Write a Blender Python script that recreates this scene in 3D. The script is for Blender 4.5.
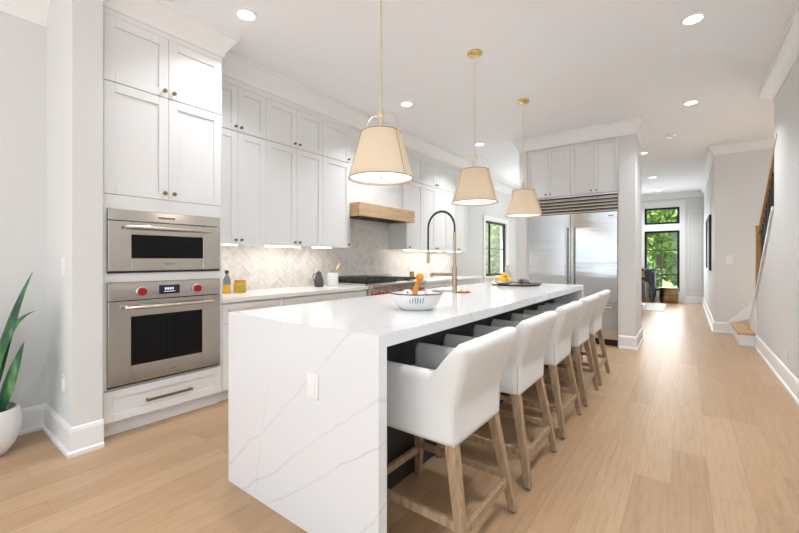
import bpy, bmesh, math, random
from mathutils import Vector, Matrix
random.seed(7)
for o in list(bpy.data.objects): bpy.data.objects.remove(o)
S = bpy.context.scene
COL = S.collection
PI = math.pi

# ------------------------------------------------------------------ camera, world, sun, daylight, exposure
cam = bpy.data.cameras.new('camera'); cam_o = bpy.data.objects.new('camera', cam); COL.objects.link(cam_o)
YAW = math.atan2(287.5, 382.6)
cam.sensor_width = 36.0; cam.lens = 382.6 / 799 * 36.0; cam.shift_y = -7.5 / 799
cam.clip_start = 0.02; cam.clip_end = 200
cam_o.location = (0, 0, 1.2); cam_o.rotation_euler = (PI / 2, 0, YAW)
S.camera = cam_o

S.view_settings.view_transform = 'Standard'; S.view_settings.look = 'None'
S.view_settings.gamma = 1; S.view_settings.use_curve_mapping = False
S.view_settings.exposure = 0.24

W = bpy.data.worlds.new('world'); S.world = W; W.use_nodes = True
bg = W.node_tree.nodes['Background']; bg.inputs[0].default_value = (0.80, 0.905, 1.0, 1); bg.inputs[1].default_value = 1.45

def add_light(name, kind, loc, energy, color=(1, 1, 1), rot=(0, 0, 0), parent=None, **kw):
    l = bpy.data.lights.new(name, kind); l.energy = energy; l.color = color
    for k, v in kw.items(): setattr(l, k, v)
    o = bpy.data.objects.new(name, l); COL.objects.link(o); o.location = loc; o.rotation_euler = rot
    if parent: o.parent = parent
    return o
add_light('sun', 'SUN', (20, -6, 30), 16.0, (1, .98, .94), (math.radians(25), math.radians(-8), 0), angle=0.02)
# added fill at the open end behind the camera; no window known there
add_light('open_end_fill', 'AREA', (-1.4, -2.9, 1.6), 9, (0.93, 0.97, 1.0), (PI / 2, 0, 0), shape='RECTANGLE', size=4.0, size_y=2.6)
add_light('front_window_daylight', 'AREA', (-0.9, 13.05, 1.2), 42, (0.95, 0.98, 1.0), (-PI / 2, 0, 0), shape='RECTANGLE', size=1.6, size_y=1.7)
add_light('alcove_window_daylight', 'AREA', (-3.55, 8.85, 1.45), 42, (0.95, 0.98, 1.0), (0, -PI / 2, 0), shape='RECTANGLE', size=1.1, size_y=1.1)

# ------------------------------------------------------------------ materials
def new_mat(name):
    m = bpy.data.materials.new(name); m.use_nodes = True
    nt = m.node_tree; return m, nt, nt.nodes['Principled BSDF']
def lin(c): return tuple(((v / 255) / 12.92 if v / 255 <= .04045 else ((v / 255 + .055) / 1.055) ** 2.4) for v in c) + (1,)
def simple(name, rgb, rough=.5, metal=0, spec=.5, bump=0, bscale=200, **kw):
    m, nt, b = new_mat(name)
    b.inputs['Base Color'].default_value = lin(rgb); b.inputs['Roughness'].default_value = rough
    b.inputs['Metallic'].default_value = metal; b.inputs['Specular IOR Level'].default_value = spec
    n = nt.nodes.new('ShaderNodeTexNoise'); n.inputs['Scale'].default_value = bscale
    tc = nt.nodes.new('ShaderNodeTexCoord'); nt.links.new(tc.outputs['Object'], n.inputs['Vector'])
    if bump:
        bp = nt.nodes.new('ShaderNodeBump'); bp.inputs['Strength'].default_value = bump; bp.inputs['Distance'].default_value = .002
        nt.links.new(n.outputs['Fac'], bp.inputs['Height']); nt.links.new(bp.outputs[0], b.inputs['Normal'])
    else:
        mr = nt.nodes.new('ShaderNodeMapRange'); mr.inputs['To Min'].default_value = max(0, rough - .03); mr.inputs['To Max'].default_value = rough + .03
        nt.links.new(n.outputs['Fac'], mr.inputs['Value']); nt.links.new(mr.outputs[0], b.inputs['Roughness'])
    for k, v in kw.items(): b.inputs[k].default_value = v
    return m
def emit(name, rgb, strength):
    m, nt, b = new_mat(name)
    b.inputs['Base Color'].default_value = (.8, .8, .8, 1)
    b.inputs['Emission Color'].default_value = lin(rgb); b.inputs['Emission Strength'].default_value = strength
    return m
def ramp(nt, stops):
    r = nt.nodes.new('ShaderNodeValToRGB'); e = r.color_ramp.elements
    e[0].position, e[0].color = stops[0]; e[1].position, e[1].color = stops[-1]
    for p, c in stops[1:-1]:
        x = e.new(p); x.color = c
    return r
def mix(nt, mode='MIX'):
    n = nt.nodes.new('ShaderNodeMix'); n.data_type = 'RGBA'; n.blend_type = mode; return n

def floor_mat():
    m, nt, b = new_mat('oak_planks'); L = nt.links
    tc = nt.nodes.new('ShaderNodeTexCoord')
    mp = nt.nodes.new('ShaderNodeMapping'); mp.inputs['Rotation'].default_value = (0, 0, PI / 2); mp.inputs['Location'].default_value = (0, .07, 0)
    L.new(tc.outputs['Object'], mp.inputs['Vector'])
    br = nt.nodes.new('ShaderNodeTexBrick'); br.offset = .37; br.offset_frequency = 3; br.squash = 1
    br.inputs['Color1'].default_value = (0, 0, 0, 1); br.inputs['Color2'].default_value = (1, 1, 1, 1); br.inputs['Mortar'].default_value = (.5, .5, .5, 1)
    br.inputs['Scale'].default_value = 1; br.inputs['Mortar Size'].default_value = .0009; br.inputs['Mortar Smooth'].default_value = 0
    br.inputs['Bias'].default_value = 0; br.inputs['Brick Width'].default_value = 1.25; br.inputs['Row Height'].default_value = .165
    L.new(mp.outputs[0], br.inputs['Vector'])
    # grain: noise stretched along the plank, shifted per plank
    sc = nt.nodes.new('ShaderNodeVectorMath'); sc.operation = 'MULTIPLY'; sc.inputs[1].default_value = (2.4, 40, 1)
    L.new(mp.outputs[0], sc.inputs[0])
    ad = nt.nodes.new('ShaderNodeVectorMath'); ad.operation = 'MULTIPLY_ADD'; ad.inputs[1].default_value = (13, 7, 29); L.new(br.outputs['Color'], ad.inputs[0]); L.new(sc.outputs[0], ad.inputs[2])
    g = nt.nodes.new('ShaderNodeTexNoise'); g.inputs['Scale'].default_value = 1.5; g.inputs['Detail'].default_value = 6; g.inputs['Roughness'].default_value = .6; g.inputs['Distortion'].default_value = .6
    L.new(ad.outputs[0], g.inputs['Vector'])
    big = nt.nodes.new('ShaderNodeTexNoise'); big.inputs['Scale'].default_value = .9; L.new(ad.outputs[0], big.inputs['Vector'])
    r = ramp(nt, [(0, lin(FLOOR_A)), (.5, lin(FLOOR_B)), (1, lin(FLOOR_C))])
    L.new(br.outputs['Color'], r.inputs[0])
    gr = ramp(nt, [(.30, (.80, .77, .74, 1)), (.52, (1, 1, 1, 1)), (.8, (1.08, 1.08, 1.08, 1))]); L.new(g.outputs['Fac'], gr.inputs[0])
    m1 = mix(nt, 'MULTIPLY'); m1.inputs[0].default_value = .75; L.new(r.outputs[0], m1.inputs[6]); L.new(gr.outputs[0], m1.inputs[7])
    m2 = mix(nt); L.new(br.outputs['Fac'], m2.inputs[0]); L.new(m1.outputs[2], m2.inputs[6]); m2.inputs[7].default_value = lin((158, 125, 92))
    L.new(m2.outputs[2], b.inputs['Base Color'])
    b.inputs['Roughness'].default_value = .34; b.inputs['Specular IOR Level'].default_value = .42
    return m
FLOOR_A, FLOOR_B, FLOOR_C = (176, 143, 110), (183, 151, 118), (190, 159, 126)

def wood(name, a, c, scale=(3, 3, 30), rough=.5):
    m, nt, b = new_mat(name); L = nt.links
    tc = nt.nodes.new('ShaderNodeTexCoord'); mp = nt.nodes.new('ShaderNodeMapping'); mp.inputs['Scale'].default_value = scale
    L.new(tc.outputs['Object'], mp.inputs['Vector'])
    n = nt.nodes.new('ShaderNodeTexNoise'); n.inputs['Scale'].default_value = 2; n.inputs['Detail'].default_value = 6; n.inputs['Distortion'].default_value = .8
    L.new(mp.outputs[0], n.inputs['Vector'])
    r = ramp(nt, [(.3, lin(a)), (.7, lin(c))]); L.new(n.outputs['Fac'], r.inputs[0]); L.new(r.outputs[0], b.inputs['Base Color'])
    b.inputs['Roughness'].default_value = rough; b.inputs['Specular IOR Level'].default_value = .3
    return m

def quartz_mat():
    """white quartz: a few long thin veins, each the cut of a slanted wavy sheet through the slab"""
    m, nt, b = new_mat('white_quartz'); L = nt.links
    tc0 = nt.nodes.new('ShaderNodeTexCoord'); off = nt.nodes.new('ShaderNodeVectorMath'); off.operation = 'ADD'; off.inputs[1].default_value = (-1.455, 2.875, 0); L.new(tc0.outputs['Object'], off.inputs[0])
    class tc: outputs = {'Object': off.outputs[0]}
    n = nt.nodes.new('ShaderNodeTexNoise'); n.inputs['Scale'].default_value = 3.2; n.inputs['Detail'].default_value = 5; n.inputs['Roughness'].default_value = .55
    L.new(tc.outputs['Object'], n.inputs['Vector'])
    k = nt.nodes.new('ShaderNodeTexNoise'); k.inputs['Scale'].default_value = 2.3; k.inputs['Detail'].default_value = 3
    L.new(tc.outputs['Object'], k.inputs['Vector'])
    def sheet(p, q, lean, w, amt):
        # a sheet that cuts the near end face (y 1.10) through p and q (x, z); lean tips it along y
        n_ = Vector((-(q[1] - p[1]), lean, q[0] - p[0])).normalized()
        return (tuple(n_), n_.dot(Vector((p[0], 1.10, p[1]))), w, amt)
    veins = [sheet((-1.568, .205), (-1.035, .604), .12, .0038, .10), sheet((-1.469, .123), (-.967, .471), -.1, .0026, .08), sheet((-1.263, .746), (-1.141, .86), .05, .0034, .10),
             sheet((-1.537, .903), (-1.568, .767), .02, .0022, .08), sheet((-1.12, 0), (-.93, .22), -.1, .003, .08),
             ((.62, .72, .3), 1.05, .004, .12), ((.8, .52, -.3), .25, .003, .12), ((-.5, .8, .3), 3.4, .004, .12), ((.7, .6, .4), 1.7, .003, .12)]
    acc = None
    for (d, c, w, amt) in veins:
        dt = nt.nodes.new('ShaderNodeVectorMath'); dt.operation = 'DOT_PRODUCT'; dt.inputs[1].default_value = d
        L.new(tc.outputs['Object'], dt.inputs[0])
        wob = nt.nodes.new('ShaderNodeMath'); wob.operation = 'MULTIPLY_ADD'; wob.inputs[1].default_value = amt; L.new(n.outputs['Fac'], wob.inputs[0]); L.new(dt.outputs['Value'], wob.inputs[2])
        s = nt.nodes.new('ShaderNodeMath'); s.operation = 'SUBTRACT'; s.inputs[1].default_value = c + amt * .5; L.new(wob.outputs[0], s.inputs[0])
        a = nt.nodes.new('ShaderNodeMath'); a.operation = 'ABSOLUTE'; L.new(s.outputs[0], a.inputs[0])
        mr = nt.nodes.new('ShaderNodeMapRange'); mr.inputs['From Min'].default_value = 0; mr.inputs['From Max'].default_value = w * 2.0
        mr.inputs['To Min'].default_value = 1; mr.inputs['To Max'].default_value = 0; L.new(a.outputs[0], mr.inputs['Value'])
        if acc is None: acc = mr
        else:
            mx = nt.nodes.new('ShaderNodeMath'); mx.operation = 'MAXIMUM'; L.new(acc.outputs[0], mx.inputs[0]); L.new(mr.outputs[0], mx.inputs[1]); acc = mx
    st = nt.nodes.new('ShaderNodeMapRange'); st.inputs['From Min'].default_value = .35; st.inputs['From Max'].default_value = .65; st.inputs['To Min'].default_value = .03; st.inputs['To Max'].default_value = .6
    L.new(k.outputs['Fac'], st.inputs['Value'])
    mu = nt.nodes.new('ShaderNodeMath'); mu.operation = 'MULTIPLY'; L.new(acc.outputs[0], mu.inputs[0]); L.new(st.outputs[0], mu.inputs[1])
    mm = mix(nt); L.new(mu.outputs[0], mm.inputs[0]); mm.inputs[6].default_value = lin((229, 230, 232)); mm.inputs[7].default_value = lin((180, 182, 185))
    L.new(mm.outputs[2], b.inputs['Base Color']); b.inputs['Roughness'].default_value = .14; b.inputs['Specular IOR Level'].default_value = .5
    return m

def marble_tile_mat():
    m, nt, b = new_mat('marble_tile'); L = nt.links
    tc = nt.nodes.new('ShaderNodeTexCoord'); ge = nt.nodes.new('ShaderNodeNewGeometry')
    ad = nt.nodes.new('ShaderNodeVectorMath'); ad.operation = 'ADD'; L.new(tc.outputs['Object'], ad.inputs[0])
    cm = nt.nodes.new('ShaderNodeVectorMath'); cm.operation = 'SCALE'; cm.inputs['Scale'].default_value = .5; cm.inputs[0].default_value = (1, 1, 1)
    L.new(ge.outputs['Random Per Island'], cm.inputs['Scale']); L.new(cm.outputs[0], ad.inputs[1])
    n = nt.nodes.new('ShaderNodeTexNoise'); n.inputs['Scale'].default_value = 6; n.inputs['Detail'].default_value = 5; n.inputs['Distortion'].default_value = 1.2
    L.new(ad.outputs[0], n.inputs['Vector'])
    r = ramp(nt, [(.30, lin((212, 208, 203))), (.48, lin((231, 228, 224))), (.75, lin((238, 235, 231)))]); L.new(n.outputs['Fac'], r.inputs[0])
    t = nt.nodes.new('ShaderNodeMapRange'); t.inputs['To Min'].default_value = .962; t.inputs['To Max'].default_value = 1.0; L.new(ge.outputs['Random Per Island'], t.inputs['Value'])
    mm = mix(nt, 'MULTIPLY'); mm.inputs[0].default_value = 1; L.new(r.outputs[0], mm.inputs[6]); L.new(t.outputs[0], mm.inputs[7])
    L.new(mm.outputs[2], b.inputs['Base Color']); b.inputs['Roughness'].default_value = .25
    return m

def steel_mat(name, rgb, rough, stretch, wave=0):
    m, nt, b = new_mat(name); L = nt.links
    b.inputs['Base Color'].default_value = lin(rgb); b.inputs['Metallic'].default_value = 1
    tc = nt.nodes.new('ShaderNodeTexCoord'); mp = nt.nodes.new('ShaderNodeMapping'); mp.inputs['Scale'].default_value = stretch
    L.new(tc.outputs['Object'], mp.inputs['Vector'])
    n = nt.nodes.new('ShaderNodeTexNoise'); n.inputs['Scale'].default_value = 1; n.inputs['Detail'].default_value = 2; L.new(mp.outputs[0], n.inputs['Vector'])
    mr = nt.nodes.new('ShaderNodeMapRange'); mr.inputs['To Min'].default_value = rough * .75; mr.inputs['To Max'].default_value = rough * 1.25
    L.new(n.outputs['Fac'], mr.inputs['Value']); L.new(mr.outputs[0], b.inputs['Roughness'])
    if wave:        # rolled sheet: faint horizontal ripples in the panel
        mw_ = nt.nodes.new('ShaderNodeMapping'); mw_.inputs['Scale'].default_value = (.2, .2, 3.6); L.new(tc.outputs['Object'], mw_.inputs['Vector'])
        nw = nt.nodes.new('ShaderNodeTexNoise'); nw.inputs['Scale'].default_value = 1; nw.inputs['Detail'].default_value = 3; L.new(mw_.outputs[0], nw.inputs['Vector'])
        bp = nt.nodes.new('ShaderNodeBump'); bp.inputs['Strength'].default_value = 1; bp.inputs['Distance'].default_value = wave
        L.new(nw.outputs['Fac'], bp.inputs['Height']); L.new(bp.outputs[0], b.inputs['Normal'])
    return m

def shade_fabric():
    m, nt, b = new_mat('shade_linen'); L = nt.links
    out = nt.nodes['Material Output']
    w = nt.nodes.new('ShaderNodeTexNoise'); w.inputs['Scale'].default_value = 260
    tc = nt.nodes.new('ShaderNodeTexCoord'); L.new(tc.outputs['Object'], w.inputs['Vector'])
    r = ramp(nt, [(.35, lin((228, 217, 199))), (.65, lin((236, 226, 210)))]); L.new(w.outputs['Fac'], r.inputs[0])
    L.new(r.outputs[0], b.inputs['Base Color']); b.inputs['Roughness'].default_value = .9; b.inputs['Specular IOR Level'].default_value = .1
    t = nt.nodes.new('ShaderNodeBsdfTranslucent'); t.inputs['Color'].default_value = lin((240, 228, 208))
    ms = nt.nodes.new('ShaderNodeMixShader'); ms.inputs[0].default_value = .33
    L.new(b.outputs[0], ms.inputs[1]); L.new(t.outputs[0], ms.inputs[2]); L.new(ms.outputs[0], out.inputs['Surface'])
    return m

def glass_mat(name, tint=(1, 1, 1), refl=.08):
    m, nt, b = new_mat(name); L = nt.links; nt.nodes.remove(b)
    out = nt.nodes['Material Output']
    t = nt.nodes.new('ShaderNodeBsdfTransparent'); t.inputs['Color'].default_value = tint + (1,)
    g = nt.nodes.new('ShaderNodeBsdfGlossy'); g.inputs['Roughness'].default_value = .02
    lw = nt.nodes.new('ShaderNodeLayerWeight'); lw.inputs['Blend'].default_value = .25
    mr = nt.nodes.new('ShaderNodeMapRange'); mr.inputs['To Min'].default_value = refl * .5; mr.inputs['To Max'].default_value = .6; L.new(lw.outputs['Facing'], mr.inputs['Value'])
    ms = nt.nodes.new('ShaderNodeMixShader'); L.new(mr.outputs[0], ms.inputs[0]); L.new(t.outputs[0], ms.inputs[1]); L.new(g.outputs[0], ms.inputs[2])
    L.new(ms.outputs[0], out.inputs['Surface']); return m

def leaf_mat(name, a, c):
    m, nt, b = new_mat(name); L = nt.links
    ge = nt.nodes.new('ShaderNodeNewGeometry'); r = ramp(nt, [(0, lin(a)), (1, lin(c))])
    L.new(ge.outputs['Random Per Island'], r.inputs[0]); L.new(r.outputs[0], b.inputs['Base Color']); b.inputs['Roughness'].default_value = .6
    t = nt.nodes.new('ShaderNodeBsdfTranslucent'); L.new(r.outputs[0], t.inputs['Color'])
    ms = nt.nodes.new('ShaderNodeMixShader'); ms.inputs[0].default_value = .4
    L.new(b.outputs[0], ms.inputs[1]); L.new(t.outputs[0], ms.inputs[2]); L.new(ms.outputs[0], nt.nodes['Material Output'].inputs['Surface'])
    return m

def succulent_mat():
    m, nt, b = new_mat('succulent_leaf'); L = nt.links
    tc = nt.nodes.new('ShaderNodeTexCoord'); n = nt.nodes.new('ShaderNodeTexNoise'); n.inputs['Scale'].default_value = 22; n.inputs['Detail'].default_value = 4
    mp = nt.nodes.new('ShaderNodeMapping'); mp.inputs['Scale'].default_value = (1, 1, .25)
    L.new(tc.outputs['Object'], mp.inputs['Vector']); L.new(mp.outputs[0], n.inputs['Vector'])
    r = ramp(nt, [(.36, lin((22, 66, 44))), (.55, lin((48, 108, 60))), (.74, lin((128, 168, 104)))]); L.new(n.outputs['Fac'], r.inputs[0])
    L.new(r.outputs[0], b.inputs['Base Color']); b.inputs['Roughness'].default_value = .32
    return m

M = dict(
    wall=simple('wall_paint', (224, 224, 223), .75, spec=.2), ceiling=simple('ceiling_paint', (243, 246, 250), .85, spec=.15),
    trim=simple('trim_paint', (240, 240, 240), .4), cab=simple('cabinet_paint', (233, 233, 233), .4),
    floor=floor_mat(), quartz=quartz_mat(), tile=marble_tile_mat(), grout=simple('grout', (224, 221, 216), .9),
    counter=simple('counter_quartz', (232, 231, 229), .16),
    steel=steel_mat('brushed_steel', (198, 193, 186), .17, (3, 3, 260)), steel_h=steel_mat('polished_steel', (215, 212, 206), .18, (40, 40, 40)),
    fridge=steel_mat('fridge_steel', (208, 209, 210), .17, (2, 2, 200), .010), grille=steel_mat('grille_steel', (200, 196, 190), .22, (3, 3, 90)),
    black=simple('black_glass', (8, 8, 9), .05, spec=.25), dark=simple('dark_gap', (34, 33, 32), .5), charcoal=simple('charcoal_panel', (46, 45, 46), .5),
    iron=simple('cast_iron', (30, 29, 28), .55, bump=.2), red=simple('red_knob', (176, 16, 34), .28),
    screen=simple('oven_screen', (34, 38, 50), .12), screen_txt=emit('screen_text', (170, 190, 230), .7),
    faucet=steel_mat('faucet_metal', (188, 170, 142), .3, (60, 60, 60)), hose=simple('dark_hose', (74, 66, 58), .4, metal=.6), brass=steel_mat('brass', (226, 200, 142), .26, (60, 60, 60)), champagne=steel_mat('champagne_metal', (234, 225, 200), .3, (60, 60, 60)),
    knob=steel_mat('aged_brass', (142, 126, 98), .34, (60, 60, 60)),
    oak=wood('hood_oak', (188, 156, 120), (206, 176, 140), (18, 2, 18)), stool_wood=wood('weathered_oak', (146, 120, 94), (182, 155, 126), (22, 22, 4)),
    tread=wood('tread_oak', (190, 150, 108), (208, 170, 128), (14, 2, 14)), rail=wood('rail_oak', (150, 106, 66), (178, 132, 88), (14, 4, 14)),
    linen=simple('stool_linen', (227, 226, 224), .92, spec=.1, bump=.25, bscale=420), piping=simple('linen_piping', (222, 220, 216), .9, spec=.1),
    shade=shade_fabric(), shade_trim=simple('shade_trim', (160, 130, 88), .7), diffuser=emit('pendant_diffuser', (255, 246, 232), 1.1),
    lamp=emit('downlight_lens', (255, 250, 240), 9), led=emit('led_bar', (255, 246, 230), 6),
    blackframe=simple('black_frame', (22, 23, 25), .4), pane=glass_mat('window_glass'),
    white_cer=simple('white_ceramic', (238, 238, 236), .22), white_mat=simple('matte_white_pot', (236, 236, 235), .6),
    soil=simple('soil', (58, 46, 38), .95, bump=.6, bscale=80), succ=succulent_mat(),
    brown_rim=simple('brown_rim', (84, 62, 46), .35), ink=simple('grey_ink', (120, 122, 124), .5),
    orange=simple('orange_peel', (232, 140, 40), .45, bump=.15, bscale=120), lemon=simple('lemon_peel', (244, 184, 26), .42, bump=.15, bscale=120),
    amber=simple('amber_glass', (238, 182, 52), .1, **{'Transmission Weight': .35}), gold_lid=simple('gold_lid', (196, 146, 50), .3, metal=1),
    clear=glass_mat('clear_glass', (.93, .94, .94), .12), smoke=glass_mat('smoky_glass', (.86, .85, .84), .15), greyglass=simple('grey_glass', (120, 122, 124), .12),
    pitcher=simple('dark_pitcher', (72, 68, 64), .35), walnut=wood('walnut', (74, 56, 44), (100, 78, 60), (14, 2, 14), .4),
    spoon=wood('beech', (186, 150, 104), (214, 180, 134), (12, 12, 3)), amberwood=wood('amber_wood', (170, 104, 36), (214, 146, 60), (12, 12, 3), .35),
    label_green=simple('green_label', (150, 158, 70), .5), greysofa=simple('grey_upholstery', (112, 113, 115), .9, spec=.1), darksofa=simple('charcoal_upholstery', (70, 72, 76), .9, spec=.1),
    drum=steel_mat('antique_brass', (150, 122, 88), .35, (30, 30, 4)), rug=simple('pale_rug', (226, 220, 212), .95, spec=.05, bump=.5, bscale=90),
    bark=simple('bark', (92, 78, 64), .9, bump=.5, bscale=30), leaf1=leaf_mat('tree_leaf', (84, 128, 54), (200, 220, 130)), leaf2=leaf_mat('dark_leaf', (38, 76, 40), (120, 158, 84)),
    lawn=simple('lawn', (104, 128, 74), .95, bump=.5, bscale=40), yellowleaf=simple('yellow_leaf', (190, 160, 50), .6), plate=simple('switch_plate', (238, 238, 237), .35), plate_warm=simple('outlet_plate', (228, 225, 220), .3),
    art=simple('dark_art_print', (24, 25, 26), .6), paleframe=simple('picture_mount', (226, 226, 224), .6), render_wall=simple('outside_wall', (200, 196, 190), .9),
)

# ------------------------------------------------------------------ builders
def world_loc(o):
    v = Vector((0, 0, 0))
    while o is not None: v = v + o.location; o = o.parent
    return v
class B:
    def __init__(s): s.bm = bmesh.new()
    def box(s, x0, x1, y0, y1, z0, z1):
        v = [s.bm.verts.new((x, y, z)) for z in (z0, z1) for (x, y) in ((x0, y0), (x1, y0), (x1, y1), (x0, y1))]
        for f in ((3, 2, 1, 0), (4, 5, 6, 7), (0, 1, 5, 4), (1, 2, 6, 5), (2, 3, 7, 6), (3, 0, 4, 7)): s.bm.faces.new([v[i] for i in f])
        return s
    def prism(s, pts, vec):
        """closed polygon pts (3d) extruded along vec"""
        vec = Vector(vec); a = [s.bm.verts.new(p) for p in pts]; b = [s.bm.verts.new(Vector(p) + vec) for p in pts]; n = len(pts)
        s.bm.faces.new(a[::-1]); s.bm.faces.new(b)
        for i in range(n): s.bm.faces.new((a[i], a[(i + 1) % n], b[(i + 1) % n], b[i]))
        return s
    def bar(s, p0, p1, w0, w1=None, up=(0, 0, 1), h0=None, h1=None):
        """square-section tapered bar"""
        p0, p1 = Vector(p0), Vector(p1); w1 = w0 if w1 is None else w1; h0 = w0 if h0 is None else h0; h1 = (w1 if h1 is None else h1)
        d = (p1 - p0).normalized(); u = Vector(up)
        if abs(d.dot(u)) > .9: u = Vector((1, 0, 0))
        a = d.cross(u).normalized(); c = a.cross(d).normalized()
        r = []
        for p, w, h in ((p0, w0, h0), (p1, w1, h1)):
            r.append([s.bm.verts.new(p + a * (i * w / 2) + c * (j * h / 2)) for i, j in ((-1, -1), (1, -1), (1, 1), (-1, 1))])
        s.bm.faces.new(r[0][::-1]); s.bm.faces.new(r[1])
        for i in range(4): s.bm.faces.new((r[0][i], r[0][(i + 1) % 4], r[1][(i + 1) % 4], r[1][i]))
        return s
    def tube(s, pts, rad, seg=12, cap=True):
        pts = [Vector(p) for p in pts]; n = len(pts); rad = rad if isinstance(rad, (list, tuple)) else [rad] * n
        prev = None; rings = []
        for i, p in enumerate(pts):
            d = (pts[min(i + 1, n - 1)] - pts[max(i - 1, 0)]).normalized()
            if prev is None:
                u = Vector((0, 0, 1)) if abs(d.z) < .9 else Vector((1, 0, 0)); a = d.cross(u).normalized()
            else: a = (prev - d * prev.dot(d)).normalized()
            prev = a; c = d.cross(a)
            rings.append([s.bm.verts.new(p + (a * math.cos(2 * PI * k / seg) + c * math.sin(2 * PI * k / seg)) * rad[i]) for k in range(seg)])
        for i in range(n - 1):
            for k in range(seg): s.bm.faces.new((rings[i][k], rings[i][(k + 1) % seg], rings[i + 1][(k + 1) % seg], rings[i + 1][k]))
        if cap: s.bm.faces.new(rings[0][::-1]); s.bm.faces.new(rings[-1])
        return s
    def lathe(s, prof, c=(0, 0, 0), seg=32, axis=(0, 0, 1)):
        """prof: (r, h) pairs along the axis; r = 0 closes an end"""
        ax = Vector(axis).normalized(); q = ax.to_track_quat('Z', 'Y'); c = Vector(c); rings = []
        for r, h in prof:
            if r <= 1e-6: rings.append([s.bm.verts.new(c + q @ Vector((0, 0, h)))])
            else: rings.append([s.bm.verts.new(c + q @ Vector((r * math.cos(2 * PI * k / seg), r * math.sin(2 * PI * k / seg), h))) for k in range(seg)])
        for a, b in zip(rings, rings[1:]):
            for k in range(seg):
                k2 = (k + 1) % seg
                if len(a) == 1 and len(b) == 1: continue
                if len(a) == 1: s.bm.faces.new((a[0], b[k2], b[k]))
                elif len(b) == 1: s.bm.faces.new((a[k], a[k2], b[0]))
                else: s.bm.faces.new((a[k], a[k2], b[k2], b[k]))
        return s
    def ball(s, c, r, squash=(1, 1, 1), seg=16):
        q = Matrix.Translation(c) @ Matrix.Diagonal((squash[0], squash[1], squash[2], 1))
        bmesh.ops.create_uvsphere(s.bm, u_segments=seg, v_segments=max(6, seg // 2), radius=r, matrix=q); return s
    def build(s, name, mat, parent=None, bevel=0, smooth=False, sub=0, origin=None, bseg=2):
        base = world_loc(parent) if parent is not None else (Vector(origin) if origin is not None else Vector((0, 0, 0)))
        bmesh.ops.recalc_face_normals(s.bm, faces=s.bm.faces)
        if base.length: bmesh.ops.translate(s.bm, verts=s.bm.verts, vec=-base)
        me = bpy.data.meshes.new(name); s.bm.to_mesh(me); s.bm.free()
        if smooth:
            for p in me.polygons: p.use_smooth = True
        me.materials.append(mat if not isinstance(mat, str) else M[mat])
        o = bpy.data.objects.new(name, me); COL.objects.link(o)
        if parent is not None: o.parent = parent
        else: o.location = base
        if bevel:
            md = o.modifiers.new('bevel', 'BEVEL'); md.width = bevel; md.segments = bseg; md.limit_method = 'ANGLE'; md.angle_limit = math.radians(40)
            md.harden_normals = False
        if sub:
            md = o.modifiers.new('subdivision', 'SUBSURF'); md.levels = sub; md.render_levels = sub
        if smooth and not sub:
            try:
                me.set_sharp_from_angle(angle=math.radians(38))
            except Exception: pass
        return o
def tag(o, label, cat, group=None):
    o['label'] = label; o['category'] = cat
    if group: o['group'] = group
    return o
def thing(name, label, cat, loc=(0, 0, 0), group=None):
    o = bpy.data.objects.new(name, None); COL.objects.link(o); o.location = loc; o.empty_display_size = .1
    return tag(o, label, cat, group)
def struct(o): o['kind'] = 'structure'; return o
def copy_tree(o, parent=None):
    c = o.copy(); COL.objects.link(c)
    if parent is not None: c.parent = parent
    for ch in list(o.children): copy_tree(ch, c)
    return c

# ------------------------------------------------------------------ the room
H = 3.05
YB, YF = -3.0, 13.2        # rear end (unseen, left unwalled for sky light) and street end
XL, XK, XR = -3.655, -3.70, .757
XEND = 2.0
struct(B().box(-3.85, XEND + .12, YB, YF + .15, -.12, 0).build('floor', 'floor'))
struct(B().box(-3.85, .90, YB, YF + .15, H, H + .25).box(.90, XEND + .12, 8.13, YF + .15, H, H + .25).box(.90, XEND + .12, 4.6, 5.2, H, H + .25).box(.90, 1.15, 5.2, 8.13, H, H + .25).box(1.15, XEND + .12, 7.3, 8.13, H, H + .25).build('ceiling', 'ceiling'))  # gap over the stairs added so sky light reaches the hall wall
# left wall beside the camera, the stub it turns into, and the kitchen wall
struct(B().box(XL - .15, XL, YB, .668, 0, H).build('wall_left', 'wall'))
struct(B().box(-3.85, -3.003, .668, .82, 0, H).build('wall_stub', 'wall'))
wk = B(); wx0, wx1 = -3.85, XK
wk.box(wx0, wx1, .82, 8.17, 0, H).box(wx0, wx1, 9.44, 10.2, 0, H).box(wx0, wx1, 8.17, 9.44, 0, .80).box(wx0, wx1, 8.17, 9.44, 2.09, H)
struct(wk.build('wall_kitchen', 'wall'))
struct(B().box(-3.85, -1.99, 10.2, 10.35, 0, H).build('wall_alcove', 'wall'))
# refrigerator niche: a pier each side, a back wall; the wall that closes the front room on its left
struct(B().box(-2.10, -1.985, 5.92, 6.76, 0, H).build('wall_pier_left', 'wall'))
struct(B().box(-.735, -.545, 5.92, 6.76, 0, H).build('wall_pier_right', 'wall'))
struct(B().box(-1.985, -.735, 6.64, 6.76, 0, H).build('wall_niche_back', 'wall'))
struct(B().box(-2.10, -1.98, 6.76, YF, 0, H).build('wall_front_room_left', 'wall'))
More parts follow.
